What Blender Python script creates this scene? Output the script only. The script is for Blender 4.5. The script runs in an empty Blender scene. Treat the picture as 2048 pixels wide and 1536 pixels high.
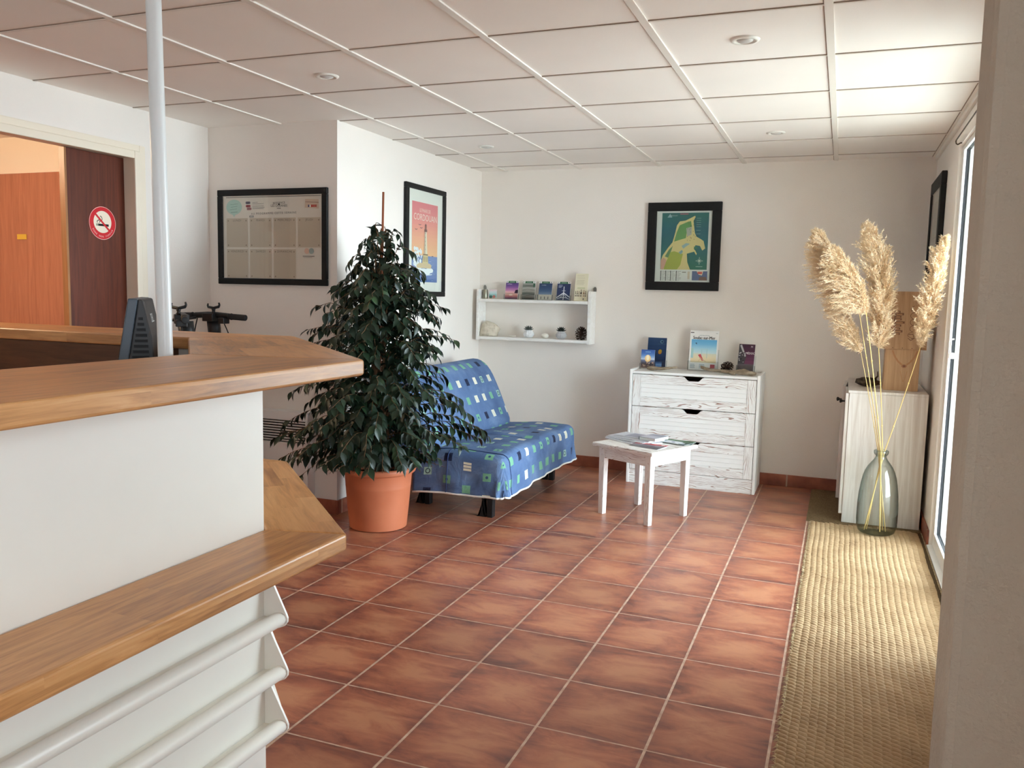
import bpy, bmesh, math, random
from mathutils import Vector, Matrix, noise as mnoise
random.seed(7)
C = bpy.context.scene
COL = C.collection
PI = math.pi

# ------------------------------------------------------------------ camera, world, light, exposure
cam_d = bpy.data.cameras.new('camera')
cam_d.sensor_width = 36.0
cam_d.lens = 1678.63 / 2048 * 36.0
cam_d.clip_start = 0.02
cam = bpy.data.objects.new('camera', cam_d)
COL.objects.link(cam)
cr = Vector((0.93053389, 0.36548611, 0.02294745))
cu = Vector((-0.06031173, 0.09114469, 0.99400963))
cf = Vector((-0.36120517, 0.92634365, -0.10685632))
M = Matrix((cr, cu, -cf)).transposed().to_4x4()
M.translation = Vector((0, 0, 1.32))
cam.matrix_world = M
C.camera = cam

world = bpy.data.worlds.new('world')
C.world = world
world.use_nodes = True
wn = world.node_tree
bg = wn.nodes['Background']
bg.inputs[0].default_value = (0.76, 0.885, 1.0, 1)
bg.inputs[1].default_value = 24.0

def area_light(name, loc, rot, sx, sy, power, color=(1, 1, 1), portal=False):
    d = bpy.data.lights.new(name, 'AREA')
    d.shape = 'RECTANGLE'
    d.size, d.size_y = sx, sy
    d.energy = power
    d.color = color
    d.cycles.is_portal = portal
    o = bpy.data.objects.new(name, d)
    o.location = loc
    o.rotation_euler = rot
    COL.objects.link(o)
    return o
# portal that guides the sky light through the glass door (emits nothing itself)
area_light('door_portal', (0.73, 4.15, 1.06), (0, PI / 2, 0), 2.1, 1.7, 1, portal=True)
area_light('fill_opening_portal', (0.73, -0.80, 1.50), (0, PI / 2, 0), 1.0, 1.0, 1, portal=True)  # guides sky light through the opening added behind the camera

vs = C.view_settings
vs.view_transform = 'Standard'
vs.look = 'None'
vs.gamma = 1.0
vs.use_curve_mapping = False
vs.exposure = 0.18
C.cycles.use_denoising = True
C.cycles.max_bounces = 14
C.cycles.diffuse_bounces = 8
C.cycles.glossy_bounces = 4
C.cycles.transparent_max_bounces = 16
C.cycles.caustics_reflective = False
C.cycles.caustics_refractive = False
C.cycles.sample_clamp_indirect = 8.0

# ------------------------------------------------------------------ materials
def lin(c):
    return c / 12.92 if c <= 0.04045 else ((c + 0.055) / 1.055) ** 2.4
def rgb(r, g, b):
    return (lin(r / 255), lin(g / 255), lin(b / 255), 1)
MATS = {}
class NT:
    """small helper around a node tree"""
    def __init__(s, name):
        s.m = bpy.data.materials.new(name)
        s.m.use_nodes = True
        s.t = s.m.node_tree
        s.b = s.t.nodes['Principled BSDF']
    def n(s, typ, **kw):
        nd = s.t.nodes.new(typ)
        for k, v in kw.items():
            setattr(nd, k, v)
        return nd
    def l(s, a, b):
        s.t.links.new(a, b)
    def coord(s, which='Object', scale=(1, 1, 1), rot=(0, 0, 0), loc=(0, 0, 0)):
        tc = s.n('ShaderNodeTexCoord')
        mp = s.n('ShaderNodeMapping')
        mp.inputs['Scale'].default_value = scale
        mp.inputs['Rotation'].default_value = rot
        mp.inputs['Location'].default_value = loc
        s.l(tc.outputs[which], mp.inputs[0])
        return mp.outputs[0]
    def noise(s, vec, scale, detail=4, rough=0.5, dist=0.0):
        nd = s.n('ShaderNodeTexNoise')
        nd.inputs['Scale'].default_value = scale
        nd.inputs['Detail'].default_value = detail
        nd.inputs['Roughness'].default_value = rough
        nd.inputs['Distortion'].default_value = dist
        s.l(vec, nd.inputs['Vector'])
        return nd.outputs['Fac']
    def ramp(s, fac, stops):
        nd = s.n('ShaderNodeValToRGB')
        cr_ = nd.color_ramp
        while len(cr_.elements) > 1:
            cr_.elements.remove(cr_.elements[-1])
        cr_.elements[0].position = stops[0][0]
        cr_.elements[0].color = stops[0][1]
        for p, c in stops[1:]:
            e = cr_.elements.new(p)
            e.color = c
        s.l(fac, nd.inputs[0])
        return nd.outputs[0]
    def math(s, op, a, b=None, c=None):
        nd = s.n('ShaderNodeMath', operation=op)
        for i, v in enumerate((a, b, c)):
            if v is None:
                continue
            if isinstance(v, (int, float)):
                nd.inputs[i].default_value = v
            else:
                s.l(v, nd.inputs[i])
        return nd.outputs[0]
    def mix(s, fac, a, b, mode='MIX'):
        nd = s.n('ShaderNodeMix', data_type='RGBA', blend_type=mode)
        for sock, v in ((nd.inputs[0], fac), (nd.inputs[6], a), (nd.inputs[7], b)):
            if isinstance(v, (int, float)):
                sock.default_value = v
            elif isinstance(v, tuple):
                sock.default_value = v
            else:
                s.l(v, sock)
        return nd.outputs[2]
    def bump(s, h, strength=0.3, dist=0.01):
        nd = s.n('ShaderNodeBump')
        nd.inputs['Strength'].default_value = strength
        nd.inputs['Distance'].default_value = dist
        s.l(h, nd.inputs['Height'])
        s.l(nd.outputs[0], s.b.inputs['Normal'])
    def base(s, v):
        if isinstance(v, tuple):
            s.b.inputs['Base Color'].default_value = v
        else:
            s.l(v, s.b.inputs['Base Color'])
    def rough(s, v, spec=None):
        if isinstance(v, (int, float)):
            s.b.inputs['Roughness'].default_value = v
        else:
            s.l(v, s.b.inputs['Roughness'])
        if spec is not None:
            s.b.inputs['Specular IOR Level'].default_value = spec

def flat(name, col, rough=0.5, spec=0.4, metal=0.0):
    if name in MATS:
        return MATS[name]
    t = NT(name)
    v = t.coord()
    f = t.noise(v, 12, 3)
    lo = tuple(c * 0.985 for c in col[:3]) + (1,)
    t.base(t.ramp(f, [(0.3, lo), (0.7, col)]))
    t.rough(rough, spec)
    t.b.inputs['Metallic'].default_value = metal
    MATS[name] = t.m
    return t.m
PRINT = {}
def ink(col, rough=0.45):
    key = tuple(int(c) for c in col)
    if key not in PRINT:
        t = NT('print_ink')
        t.base(rgb(*key))
        t.rough(rough, 0.3)
        PRINT[key] = t.m
    return PRINT[key]

def plaster(name, col, bump=0.25, scale=160):
    t = NT(name)
    v = t.coord()
    f = t.noise(v, 1.2, 3)
    lo = tuple(c * 0.95 for c in col[:3]) + (1,)
    t.base(t.ramp(f, [(0.35, lo), (0.65, col)]))
    t.rough(0.85, 0.2)
    t.bump(t.noise(v, scale, 3, 0.6), bump, 0.004)
    return t.m
M_WALL = plaster('wall_plaster', rgb(240, 234, 227), 0.3, 190)
M_PIER_SHADED = plaster('rough_plaster_shaded', rgb(188, 180, 167), 0.7, 70)  # greyer than the walls: shade on the near return put into its colour
M_CORR = plaster('corridor_plaster', rgb(246, 238, 222))
M_CEIL = plaster('ceiling_tile', rgb(249, 244, 238), 0.12, 260)
M_GRID = flat('ceiling_grid_white', rgb(235, 230, 222), 0.5)
M_GRID_SHADOW = flat('ceiling_bar_shadow', rgb(150, 134, 120), 0.8)  # darker strips paint the shadow along the ceiling bars
M_WHITE = flat('white_paint', rgb(236, 234, 226), 0.42)
M_TRAY = flat('white_lacquer', rgb(238, 235, 226), 0.35)
M_PVC = flat('white_plastic', rgb(240, 241, 240), 0.3)
M_BLACK = flat('black_plastic', rgb(22, 22, 23), 0.45)
M_RUBBER = flat('black_rubber', rgb(28, 28, 29), 0.7)
M_GASKET = flat('dark_gasket', rgb(38, 38, 42), 0.6)
M_FRAME = NT('black_frame_wood')
_v = M_FRAME.coord(scale=(6, 6, 60))
M_FRAME.base(M_FRAME.ramp(M_FRAME.noise(_v, 6, 4), [(0.3, rgb(10, 11, 11)), (0.7, rgb(24, 25, 25))]))
M_FRAME.rough(0.6, 0.3)
M_FRAME = M_FRAME.m
M_METAL = flat('grey_metal', rgb(150, 150, 146), 0.35, 0.5, 0.9)
M_PAPER = flat('white_paper', rgb(236, 236, 232), 0.6)
M_EDGE = flat('paper_edges', rgb(214, 212, 206), 0.8)
M_CONC = plaster('terrace_concrete', rgb(170, 166, 158), 0.3, 60)

def tile_mat(name, s, ox, oy, base_only=False):
    t = NT(name)
    tc = t.n('ShaderNodeTexCoord')
    sp = t.n('ShaderNodeSeparateXYZ')
    t.l(tc.outputs['Object'], sp.inputs[0])
    fx = t.math('DIVIDE', t.math('SUBTRACT', sp.outputs[0], ox), s)
    fy = t.math('DIVIDE', t.math('SUBTRACT', sp.outputs[1], oy), s)
    ax = t.math('ABSOLUTE', t.math('SUBTRACT', t.math('FRACT', fx), 0.5))
    ay = t.math('ABSOLUTE', t.math('SUBTRACT', t.math('FRACT', fy), 0.5))
    edge = t.math('MAXIMUM', ax, ay)
    gx = t.math('GREATER_THAN', ax, 0.5 - 0.0042 / s)
    gy = t.math('GREATER_THAN', ay, 0.5 - 0.0030 / s)
    grout = t.math('MAXIMUM', gx, gy)
    cell = t.n('ShaderNodeCombineXYZ')
    t.l(t.math('FLOOR', fx), cell.inputs[0])
    t.l(t.math('FLOOR', fy), cell.inputs[1])
    wnz = t.n('ShaderNodeTexWhiteNoise', noise_dimensions='3D')
    t.l(cell.outputs[0], wnz.inputs['Vector'])
    off = t.n('ShaderNodeVectorMath', operation='ADD')
    sc_ = t.n('ShaderNodeVectorMath', operation='SCALE')
    t.l(wnz.outputs['Color'], sc_.inputs[0])
    sc_.inputs['Scale'].default_value = 9.0
    t.l(tc.outputs['Object'], off.inputs[0])
    t.l(sc_.outputs[0], off.inputs[1])
    mp = t.n('ShaderNodeMapping')
    mp.inputs['Scale'].default_value = (0.6, 1.5, 1)
    t.l(off.outputs[0], mp.inputs[0])
    n1 = t.noise(mp.outputs[0], 8.0, 6, 0.66, 0.9)
    n2 = t.noise(off.outputs[0], 40, 3, 0.6)
    # darker, purplish burnt rims with cloudy inner field
    rim = t.math('MULTIPLY', t.math('SUBTRACT', edge, 0.26), 0.85)
    k = t.math('ADD', t.math('SUBTRACT', n1, rim), t.math('MULTIPLY', t.math('SUBTRACT', n2, 0.5), 0.12))
    col = t.ramp(k, [(0.17, rgb(108, 66, 57)), (0.30, rgb(138, 82, 66)), (0.44, rgb(162, 99, 75)), (0.66, rgb(182, 124, 93))])
    var = t.mix(0.12, col, wnz.outputs['Value'], 'OVERLAY')
    gcol = t.ramp(t.noise(tc.outputs['Object'], 25, 3), [(0.3, rgb(172, 138, 118)), (0.7, rgb(206, 178, 156))])
    t.base(t.mix(grout, var, gcol))
    r = t.math('ADD', t.math('MULTIPLY', grout, 0.4), t.math('MULTIPLY_ADD', n1, 0.25, 0.24))
    t.rough(r, 0.45)
    inv = t.math('SUBTRACT', t.math('MULTIPLY', n1, 0.12), grout)
    t.bump(inv, 0.35, 0.003)
    return t.m
M_TILE = tile_mat('terracotta_tile', 0.33796, -2.1510 - 0.33796 * 10, 2.3219 - 0.33796 * 20)

def base_tile():
    t = NT('skirting_tile')
    v = t.coord()
    sp = t.n('ShaderNodeSeparateXYZ')
    tc = t.n('ShaderNodeTexCoord')
    t.l(tc.outputs['Object'], sp.inputs[0])
    u = t.math('ADD', sp.outputs[0], sp.outputs[1])
    f = t.math('FRACT', t.math('DIVIDE', t.math('ADD', u, 20.15), 0.338))
    g = t.math('LESS_THAN', f, 0.03)
    c = t.ramp(t.noise(v, 9, 4), [(0.3, rgb(118, 66, 54)), (0.65, rgb(166, 98, 74))])
    t.base(t.mix(g, c, rgb(176, 150, 130)))
    t.rough(0.4, 0.4)
    return t.m
M_SKIRT = base_tile()

def butcher(name, rz, stave=0.11, length=0.75):
    """glued oak/pine staves running along the local x axis after a turn of rz"""
    t = NT(name)
    v = t.coord(rot=(0, 0, rz))
    sp = t.n('ShaderNodeSeparateXYZ')
    t.l(v, sp.inputs[0])
    row = t.math('FLOOR', t.math('DIVIDE', t.math('ADD', sp.outputs[1], t.math('MULTIPLY', sp.outputs[2], 0.35)), stave))
    wr = t.n('ShaderNodeTexWhiteNoise', noise_dimensions='1D')
    t.l(row, wr.inputs['W'])
    along = t.math('FLOOR', t.math('ADD', t.math('DIVIDE', sp.outputs[0], length), t.math('MULTIPLY', wr.outputs[0], 5)))
    cell = t.n('ShaderNodeCombineXYZ')
    t.l(row, cell.inputs[0])
    t.l(along, cell.inputs[1])
    w2 = t.n('ShaderNodeTexWhiteNoise', noise_dimensions='3D')
    t.l(cell.outputs[0], w2.inputs['Vector'])
    mp = t.n('ShaderNodeMapping')
    mp.inputs['Scale'].default_value = (1.3, 13, 13)
    add = t.n('ShaderNodeVectorMath', operation='ADD')
    scl = t.n('ShaderNodeVectorMath', operation='SCALE')
    t.l(w2.outputs['Color'], scl.inputs[0])
    scl.inputs['Scale'].default_value = 3
    t.l(v, add.inputs[0])
    t.l(scl.outputs[0], add.inputs[1])
    t.l(add.outputs[0], mp.inputs[0])
    g1 = t.noise(mp.outputs[0], 2.2, 5, 0.6, 1.4)
    mp2 = t.n('ShaderNodeMapping')
    mp2.inputs['Scale'].default_value = (4, 90, 90)
    t.l(add.outputs[0], mp2.inputs[0])
    g2 = t.noise(mp2.outputs[0], 2, 4, 0.6, 0.3)
    k = t.math('ADD', t.math('MULTIPLY_ADD', g1, 0.62, t.math('MULTIPLY', g2, 0.22)), t.math('MULTIPLY', w2.outputs[0], 0.16))
    t.base(t.ramp(k, [(0.28, rgb(142, 94, 58)), (0.42, rgb(182, 130, 82)), (0.55, rgb(208, 154, 100)), (0.72, rgb(222, 174, 122))]))
    t.rough(t.math('MULTIPLY_ADD', g1, 0.15, 0.28), 0.45)
    t.bump(g2, 0.05, 0.002)
    return t.m
M_OAK_Y = butcher('glued_oak_along', PI / 2)
M_OAK_X = butcher('glued_oak_across', 0)
M_OAK_D = butcher('glued_oak_diagonal', -PI * 0.75, 0.07, 0.28)

def veneer(name, c0, c1, scale=(14, 14, 0.9), rough=0.4):
    t = NT(name)
    v = t.coord(scale=scale)
    f = t.noise(v, 3, 6, 0.6, 0.8)
    t.base(t.ramp(f, [(0.3, c0), (0.7, c1)]))
    t.rough(rough, 0.4)
    return t.m
M_MAHOG = veneer('mahogany_veneer', rgb(80, 40, 28), rgb(112, 56, 38))
M_CORRWOOD = veneer('orange_veneer', rgb(166, 108, 84), rgb(190, 130, 104))
M_TAN = veneer('door_edge_wood', rgb(150, 104, 64), rgb(176, 126, 82))
M_DARKWOOD = veneer('dark_wood', rgb(74, 46, 30), rgb(100, 64, 42), (2, 20, 20))
M_CRATE = veneer('crate_pine', rgb(160, 122, 88), rgb(186, 150, 114), (22, 22, 1.5), 0.6)
M_CRATE2 = veneer('crate_pine_pale', rgb(168, 130, 94), rgb(194, 158, 120), (26, 26, 1.0), 0.6)

def limewash(name, scale=(1, 1, 1), rot=(0, 0, 0), dens=0.5, tint=rgb(238, 238, 236), line=rgb(120, 84, 74), wv=9.0):
    """white brushed wood whose open grain shows as thin brown lines along local x"""
    t = NT(name)
    v = t.coord(scale=scale, rot=rot)
    mp = t.n('ShaderNodeMapping')
    mp.inputs['Scale'].default_value = (1.0, 1.0, 1.0)
    t.l(v, mp.inputs[0])
    nz = t.n('ShaderNodeTexNoise')
    nz.inputs['Scale'].default_value = 2.6
    nz.inputs['Detail'].default_value = 2
    t.l(mp.outputs[0], nz.inputs['Vector'])
    vm = t.n('ShaderNodeVectorMath', operation='MULTIPLY_ADD')
    t.l(nz.outputs['Color'], vm.inputs[0])
    vm.inputs[1].default_value = (0.2, 0.55, 0.55)
    t.l(mp.outputs[0], vm.inputs[2])
    w = t.n('ShaderNodeTexWave', wave_type='BANDS', bands_direction='Y', wave_profile='SIN')
    w.inputs['Scale'].default_value = wv
    w.inputs['Distortion'].default_value = 2.5
    w.inputs['Detail'].default_value = 2
    w.inputs['Detail Scale'].default_value = 1.2
    t.l(vm.outputs[0], w.inputs['Vector'])
    br = t.noise(mp.outputs[0], 9, 3, 0.6)
    k = t.math('ADD', w.outputs['Fac'], t.math('MULTIPLY', t.math('SUBTRACT', br, 0.5), 0.9))
    mask = t.ramp(k, [(0.90 - 0.25 * dens, (0, 0, 0, 1)), (1.04, (1, 1, 1, 1))])
    t.base(t.mix(mask, tint, line))
    t.rough(0.6, 0.25)
    t.bump(k, 0.08, 0.002)
    return t.m
# grain along world x, z is the "across" axis (rotate so that z -> y)
M_LIME_H = limewash('limewashed_wood_across', scale=(1.1, 1, 5.2), rot=(PI / 2, 0, 0), dens=0.16, wv=6.5, line=rgb(164, 134, 124))
M_LIME_V = limewash('limewashed_wood_upright', scale=(4.5, 4.5, 1.0), rot=(0, 0, PI / 2), dens=0.16, wv=6.5, line=rgb(164, 134, 124))
M_LIME_PLAIN = flat('white_brushed_paint', rgb(240, 240, 238), 0.55)
M_LIME_TOP = limewash('limewashed_table_top', scale=(1, 6, 6), dens=0.3, line=rgb(178, 158, 148), tint=rgb(236, 233, 229))
M_CAB = veneer('limewashed_cabinet', rgb(196, 184, 174), rgb(224, 219, 213), (16, 16, 0.7), 0.55)
M_TABLE = limewash('limewashed_leg', scale=(7, 7, 0.9), rot=(0, 0, PI / 2), dens=0.1, line=rgb(206, 194, 188), tint=rgb(236, 233, 230))
M_SHELFW = veneer('worn_white_wood', rgb(230, 226, 221), rgb(243, 243, 241), (3, 14, 14), 0.55)

def glass_mat(name, tint=(0.97, 0.99, 0.98, 1), gloss=0.08, edge=None, refl=1.0):
    m = bpy.data.materials.new(name)
    m.use_nodes = True
    nt = m.node_tree
    nt.nodes.clear()
    out = nt.nodes.new('ShaderNodeOutputMaterial')
    tr = nt.nodes.new('ShaderNodeBsdfTransparent')
    gl = nt.nodes.new('ShaderNodeBsdfGlossy')
    gl.inputs['Roughness'].default_value = 0.02
    gl.inputs['Color'].default_value = (refl, refl, refl, 1)
    mx = nt.nodes.new('ShaderNodeMixShader')
    fr = nt.nodes.new('ShaderNodeFresnel')
    fr.inputs['IOR'].default_value = 1.0 + gloss * 5
    geo = nt.nodes.new('ShaderNodeNewGeometry')      # reflect on the outer side only, no inner total reflection
    inv = nt.nodes.new('ShaderNodeMath'); inv.operation = 'SUBTRACT'; inv.inputs[0].default_value = 1.0
    mul = nt.nodes.new('ShaderNodeMath'); mul.operation = 'MULTIPLY'
    nt.links.new(geo.outputs['Backfacing'], inv.inputs[1])
    nt.links.new(fr.outputs[0], mul.inputs[0])
    nt.links.new(inv.outputs[0], mul.inputs[1])
    nt.links.new(mul.outputs[0], mx.inputs[0])
    nt.links.new(tr.outputs[0], mx.inputs[1])
    nt.links.new(gl.outputs[0], mx.inputs[2])
    nt.links.new(mx.outputs[0], out.inputs[0])
    if edge:
        lw = nt.nodes.new('ShaderNodeLayerWeight')
        lw.inputs['Blend'].default_value = 0.5
        rp = nt.nodes.new('ShaderNodeValToRGB')
        rp.color_ramp.elements[0].position = 0.15
        rp.color_ramp.elements[0].color = tint
        rp.color_ramp.elements[1].position = 0.95
        rp.color_ramp.elements[1].color = edge
        nt.links.new(lw.outputs['Facing'], rp.inputs[0])
        nt.links.new(rp.outputs[0], tr.inputs[0])
    else:
        tr.inputs[0].default_value = tint
    return m
M_GLASS = glass_mat('door_glass', gloss=0.09)
M_PICGLASS = glass_mat('picture_glass', gloss=0.10)
M_VASE = glass_mat('green_bottle_glass', tint=(0.95, 0.98, 0.965, 1), gloss=0.10, edge=(0.12, 0.19, 0.17, 1))
M_ACRYL = glass_mat('clear_acrylic', tint=(0.93, 0.94, 0.94, 1), gloss=0.09, edge=(0.6, 0.63, 0.63, 1))

# ------------------------------------------------------------------ geometry helper
class G:
    def __init__(s):
        s.bm = bmesh.new()
        s.mi = 0
        s.xf = None
    def v(s, p):
        p = Vector(p)
        if s.xf is not None:
            p = s.xf @ p
        return s.bm.verts.new(p)
    def f(s, vs_):
        try:
            fc = s.bm.faces.new(vs_)
            fc.material_index = s.mi
            return fc
        except ValueError:
            return None
    def box(s, x0, x1, y0, y1, z0, z1):
        vs_ = [s.v((x, y, z)) for x in (x0, x1) for y in (y0, y1) for z in (z0, z1)]
        for q in ((0, 1, 3, 2), (4, 6, 7, 5), (0, 4, 5, 1), (2, 3, 7, 6), (0, 2, 6, 4), (1, 5, 7, 3)):
            s.f([vs_[i] for i in q])
    def prism(s, pts, axis, a0, a1):
        """pts: 2D outline; axis: 'x','y','z' extruded from a0 to a1"""
        def mk(p, a):
            return {'z': (p[0], p[1], a), 'y': (p[0], a, p[1]), 'x': (a, p[0], p[1])}[axis]
        lo = [s.v(mk(p, a0)) for p in pts]
        hi = [s.v(mk(p, a1)) for p in pts]
        n = len(pts)
        for i in range(n):
            s.f([lo[i], lo[(i + 1) % n], hi[(i + 1) % n], hi[i]])
        s.f(lo[::-1])
        s.f(hi)
    def lathe(s, prof, c=(0, 0, 0), n=40, cap0=True, cap1=True):
        rings = []
        for r, z in prof:
            rings.append([s.v((c[0] + r * math.cos(2 * PI * i / n), c[1] + r * math.sin(2 * PI * i / n), c[2] + z)) for i in range(n)])
        for a, b in zip(rings, rings[1:]):
            for i in range(n):
                s.f([a[i], a[(i + 1) % n], b[(i + 1) % n], b[i]])
        if cap0:
            s.f(rings[0][::-1])
        if cap1:
            s.f(rings[-1])
    def tube(s, pts, rad, n=10, caps=True):
        pts = [Vector(p) for p in pts]
        m = len(pts)
        rs = [rad] * m if isinstance(rad, (int, float)) else rad
        t0 = (pts[1] - pts[0]).normalized()
        up = Vector((0, 0, 1)) if abs(t0.z) < 0.9 else Vector((1, 0, 0))
        nrm = (up - t0 * up.dot(t0)).normalized()
        rings = []
        for i, p in enumerate(pts):
            t = (pts[min(i + 1, m - 1)] - pts[max(i - 1, 0)]).normalized()
            nrm = (nrm - t * nrm.dot(t)).normalized()
            bi = t.cross(nrm)
            rings.append([s.v(p + (nrm * math.cos(2 * PI * k / n) + bi * math.sin(2 * PI * k / n)) * rs[i]) for k in range(n)])
        for a, b in zip(rings, rings[1:]):
            for i in range(n):
                s.f([a[i], a[(i + 1) % n], b[(i + 1) % n], b[i]])
        if caps:
            s.f(rings[0][::-1])
            s.f(rings[-1])
    def ball(s, c, r, nu=16, nv=10, fn=None):
        if isinstance(r, (int, float)):
            r = (r, r, r)
        rows = []
        for j in range(nv + 1):
            th = PI * j / nv
            row = []
            for i in range(nu):
                ph = 2 * PI * i / nu
                d = Vector((math.sin(th) * math.cos(ph), math.sin(th) * math.sin(ph), math.cos(th)))
                k = fn(d) if fn else 1.0
                if j in (0, nv) and i > 0:
                    row.append(row[0])
                else:
                    row.append(s.v((c[0] + d.x * r[0] * k, c[1] + d.y * r[1] * k, c[2] + d.z * r[2] * k)))
            rows.append(row)
        for a, b in zip(rows, rows[1:]):
            for i in range(nu):
                q = [a[i], b[i], b[(i + 1) % nu], a[(i + 1) % nu]]
                u = []
                for w in q:
                    if w not in u:
                        u.append(w)
                if len(u) >= 3:
                    s.f(u)
    def grid(s, fn, nu, nv, uv=None):
        rows = [[s.v(fn(i / nu, j / nv)) for i in range(nu + 1)] for j in range(nv + 1)]
        lay = s.bm.loops.layers.uv.verify() if uv else None
        for j in range(nv):
            for i in range(nu):
                fc = s.f([rows[j][i], rows[j][i + 1], rows[j + 1][i + 1], rows[j + 1][i]])
                if uv and fc:
                    for lp, (a, b) in zip(fc.loops, ((i, j), (i + 1, j), (i + 1, j + 1), (i, j + 1))):
                        lp[lay].uv = uv(a / nu, b / nv)
    def poly(s, pts):
        return s.f([s.v(p) for p in pts])

OFF = {}
def obj(name, g, mats, parent=None, smooth=False, loc=None, bevel=0.0, seg=2, label=None, fixn=True):
    """link the bmesh as ONE mesh object (geometry given in world coordinates)"""
    bm = g.bm if isinstance(g, G) else g
    if fixn:
        bmesh.ops.recalc_face_normals(bm, faces=bm.faces)
    off = Vector((0, 0, 0))
    if parent is not None:
        off = OFF[parent.name]
    elif loc is not None:
        off = Vector(loc)
    if off.length > 0:
        bmesh.ops.translate(bm, verts=bm.verts, vec=-off)
    me = bpy.data.meshes.new(name)
    bm.to_mesh(me)
    bm.free()
    o = bpy.data.objects.new(name, me)
    COL.objects.link(o)
    for m in (mats if isinstance(mats, (list, tuple)) else [mats]):
        me.materials.append(m)
    if smooth:
        for p in me.polygons:
            p.use_smooth = True
    if bevel:
        b = o.modifiers.new('bevel', 'BEVEL')
        b.width = bevel
        b.segments = seg
        b.limit_method = 'ANGLE'
        b.angle_limit = math.radians(40)
    if parent is not None:
        o.parent = parent
    elif loc is not None:
        o.location = loc
    OFF[o.name] = off
    if label:
        o['label'] = label
    return o
def smooth_by_angle(o, deg=35):
    for p in o.data.polygons:
        p.use_smooth = True
    try:
        o.data.set_sharp_from_angle(angle=math.radians(deg))
    except Exception:
        pass
    return o
def thing(name, label, cat, loc=(0, 0, 0), group=None):
    o = bpy.data.objects.new(name, None)
    COL.objects.link(o)
    o.location = loc
    o.empty_display_size = 0.1
    o['label'] = label
    o['category'] = cat
    if group:
        o['group'] = group
    OFF[o.name] = Vector(loc)
    return o
def tag(o, label, cat, group=None, kind=None):
    o['label'] = label
    o['category'] = cat
    if group:
        o['group'] = group
    if kind:
        o['kind'] = kind
    return o
def struct(o, label=None, cat=None):
    o['kind'] = 'structure'
    if label:
        o['label'] = label
    if cat:
        o['category'] = cat
    return o
def bx(*a):
    g = G()
    g.box(*a)
    return g

# ------------------------------------------------------------------ flat printed work: polygons on a plane
def text_tris(s, size, align='CENTER', font_shear=0.0, spacing=1.0):
    cu_ = bpy.data.curves.new('lettering', 'FONT')
    cu_.body = s
    cu_.size = size
    cu_.align_x = align
    cu_.align_y = 'CENTER'
    cu_.shear = font_shear
    cu_.space_character = spacing
    cu_.resolution_u = 3
    o = bpy.data.objects.new('lettering', cu_)
    me = o.to_mesh()
    vs_ = [v.co.copy() for v in me.vertices]
    fs = [list(p.vertices) for p in me.polygons]
    o.to_mesh_clear()
    bpy.data.objects.remove(o)
    bpy.data.curves.remove(cu_)
    return vs_, fs
class Art:
    def __init__(s, origin, right, up, step=0.00004):
        s.o, s.r, s.u = Vector(origin), Vector(right).normalized(), Vector(up).normalized()
        s.n = s.r.cross(s.u).normalized()
        s.g = G()
        s.mats = []
        s.k = 0
        s.step = step
    def P(s, u, v):
        return s.o + s.r * u + s.u * v + s.n * (0.0004 + s.step * s.k)
    def m(s, col):
        mt = ink(col)
        if mt not in s.mats:
            s.mats.append(mt)
        s.g.mi = s.mats.index(mt)
    def poly(s, pts, col):
        s.m(col)
        s.g.poly([s.P(*p) for p in pts])
        s.k += 1
    def rect(s, u0, u1, v0, v1, col):
        s.poly([(u0, v0), (u1, v0), (u1, v1), (u0, v1)], col)
    def disc(s, u, v, r, col, n=28, ry=None):
        ry = ry or r
        s.poly([(u + r * math.cos(2 * PI * i / n), v + ry * math.sin(2 * PI * i / n)) for i in range(n)], col)
    def line(s, u0, v0, u1, v1, w, col):
        d = Vector((u1 - u0, v1 - v0))
        n = Vector((-d.y, d.x)).normalized() * w / 2
        s.poly([(u0 + n.x, v0 + n.y), (u0 - n.x, v0 - n.y), (u1 - n.x, v1 - n.y), (u1 + n.x, v1 + n.y)], col)
    def path(s, pts, w, col):
        for a, b in zip(pts, pts[1:]):
            s.line(a[0], a[1], b[0], b[1], w, col)
            s.k -= 1
        s.k += 1
    def grad(s, u0, u1, v0, v1, cols, n=14):
        for i in range(n):
            t = (i + 0.5) / n * (len(cols) - 1)
            j = min(int(t), len(cols) - 2)
            f = t - j
            c = tuple(cols[j][q] * (1 - f) + cols[j + 1][q] * f for q in range(3))
            a, b = v0 + (v1 - v0) * i / n, v0 + (v1 - v0) * (i + 1) / n
            s.rect(u0, u1, a, b, c)
            s.k -= 1
        s.k += 1
    def text(s, t, u, v, size, col, align='CENTER', ang=0.0, sx=1.0, spacing=1.0, shear=0.0):
        s.m(col)
        vs_, fs = text_tris(t, size, align, shear, spacing)
        ca, sa = math.cos(ang), math.sin(ang)
        bv = []
        for p in vs_:
            x, y = p.x * sx, p.y
            bv.append(s.g.v(s.P(u + x * ca - y * sa, v + x * sa + y * ca)))
        for f in fs:
            s.g.f([bv[i] for i in f])
        s.k += 1
    def arc_text(s, t, u, v, rad, size, col, a0, a1):
        n = len(t)
        for i, ch in enumerate(t):
            a = a0 + (a1 - a0) * i / (n - 1)
            if ch != ' ':
                s.text(ch, u + rad * math.cos(a), v + rad * math.sin(a), size, col, ang=a + PI / 2)
                s.k -= 1
        s.k += 1
    def lines(s, u0, u1, v0, v1, n, w, col, seed=0):
        """rows of unreadable small print"""
        rr = random.Random(seed)
        for i in range(n):
            v = v1 + (v0 - v1) * (i + 0.5) / n
            s.rect(u0, u0 + (u1 - u0) * rr.uniform(0.7, 1.0), v - w / 2, v + w / 2, col)
            s.k -= 1
        s.k += 1
    def done(s, name, parent, label=None):
        return obj(name, s.g, s.mats, parent, label=label, fixn=False)

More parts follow.
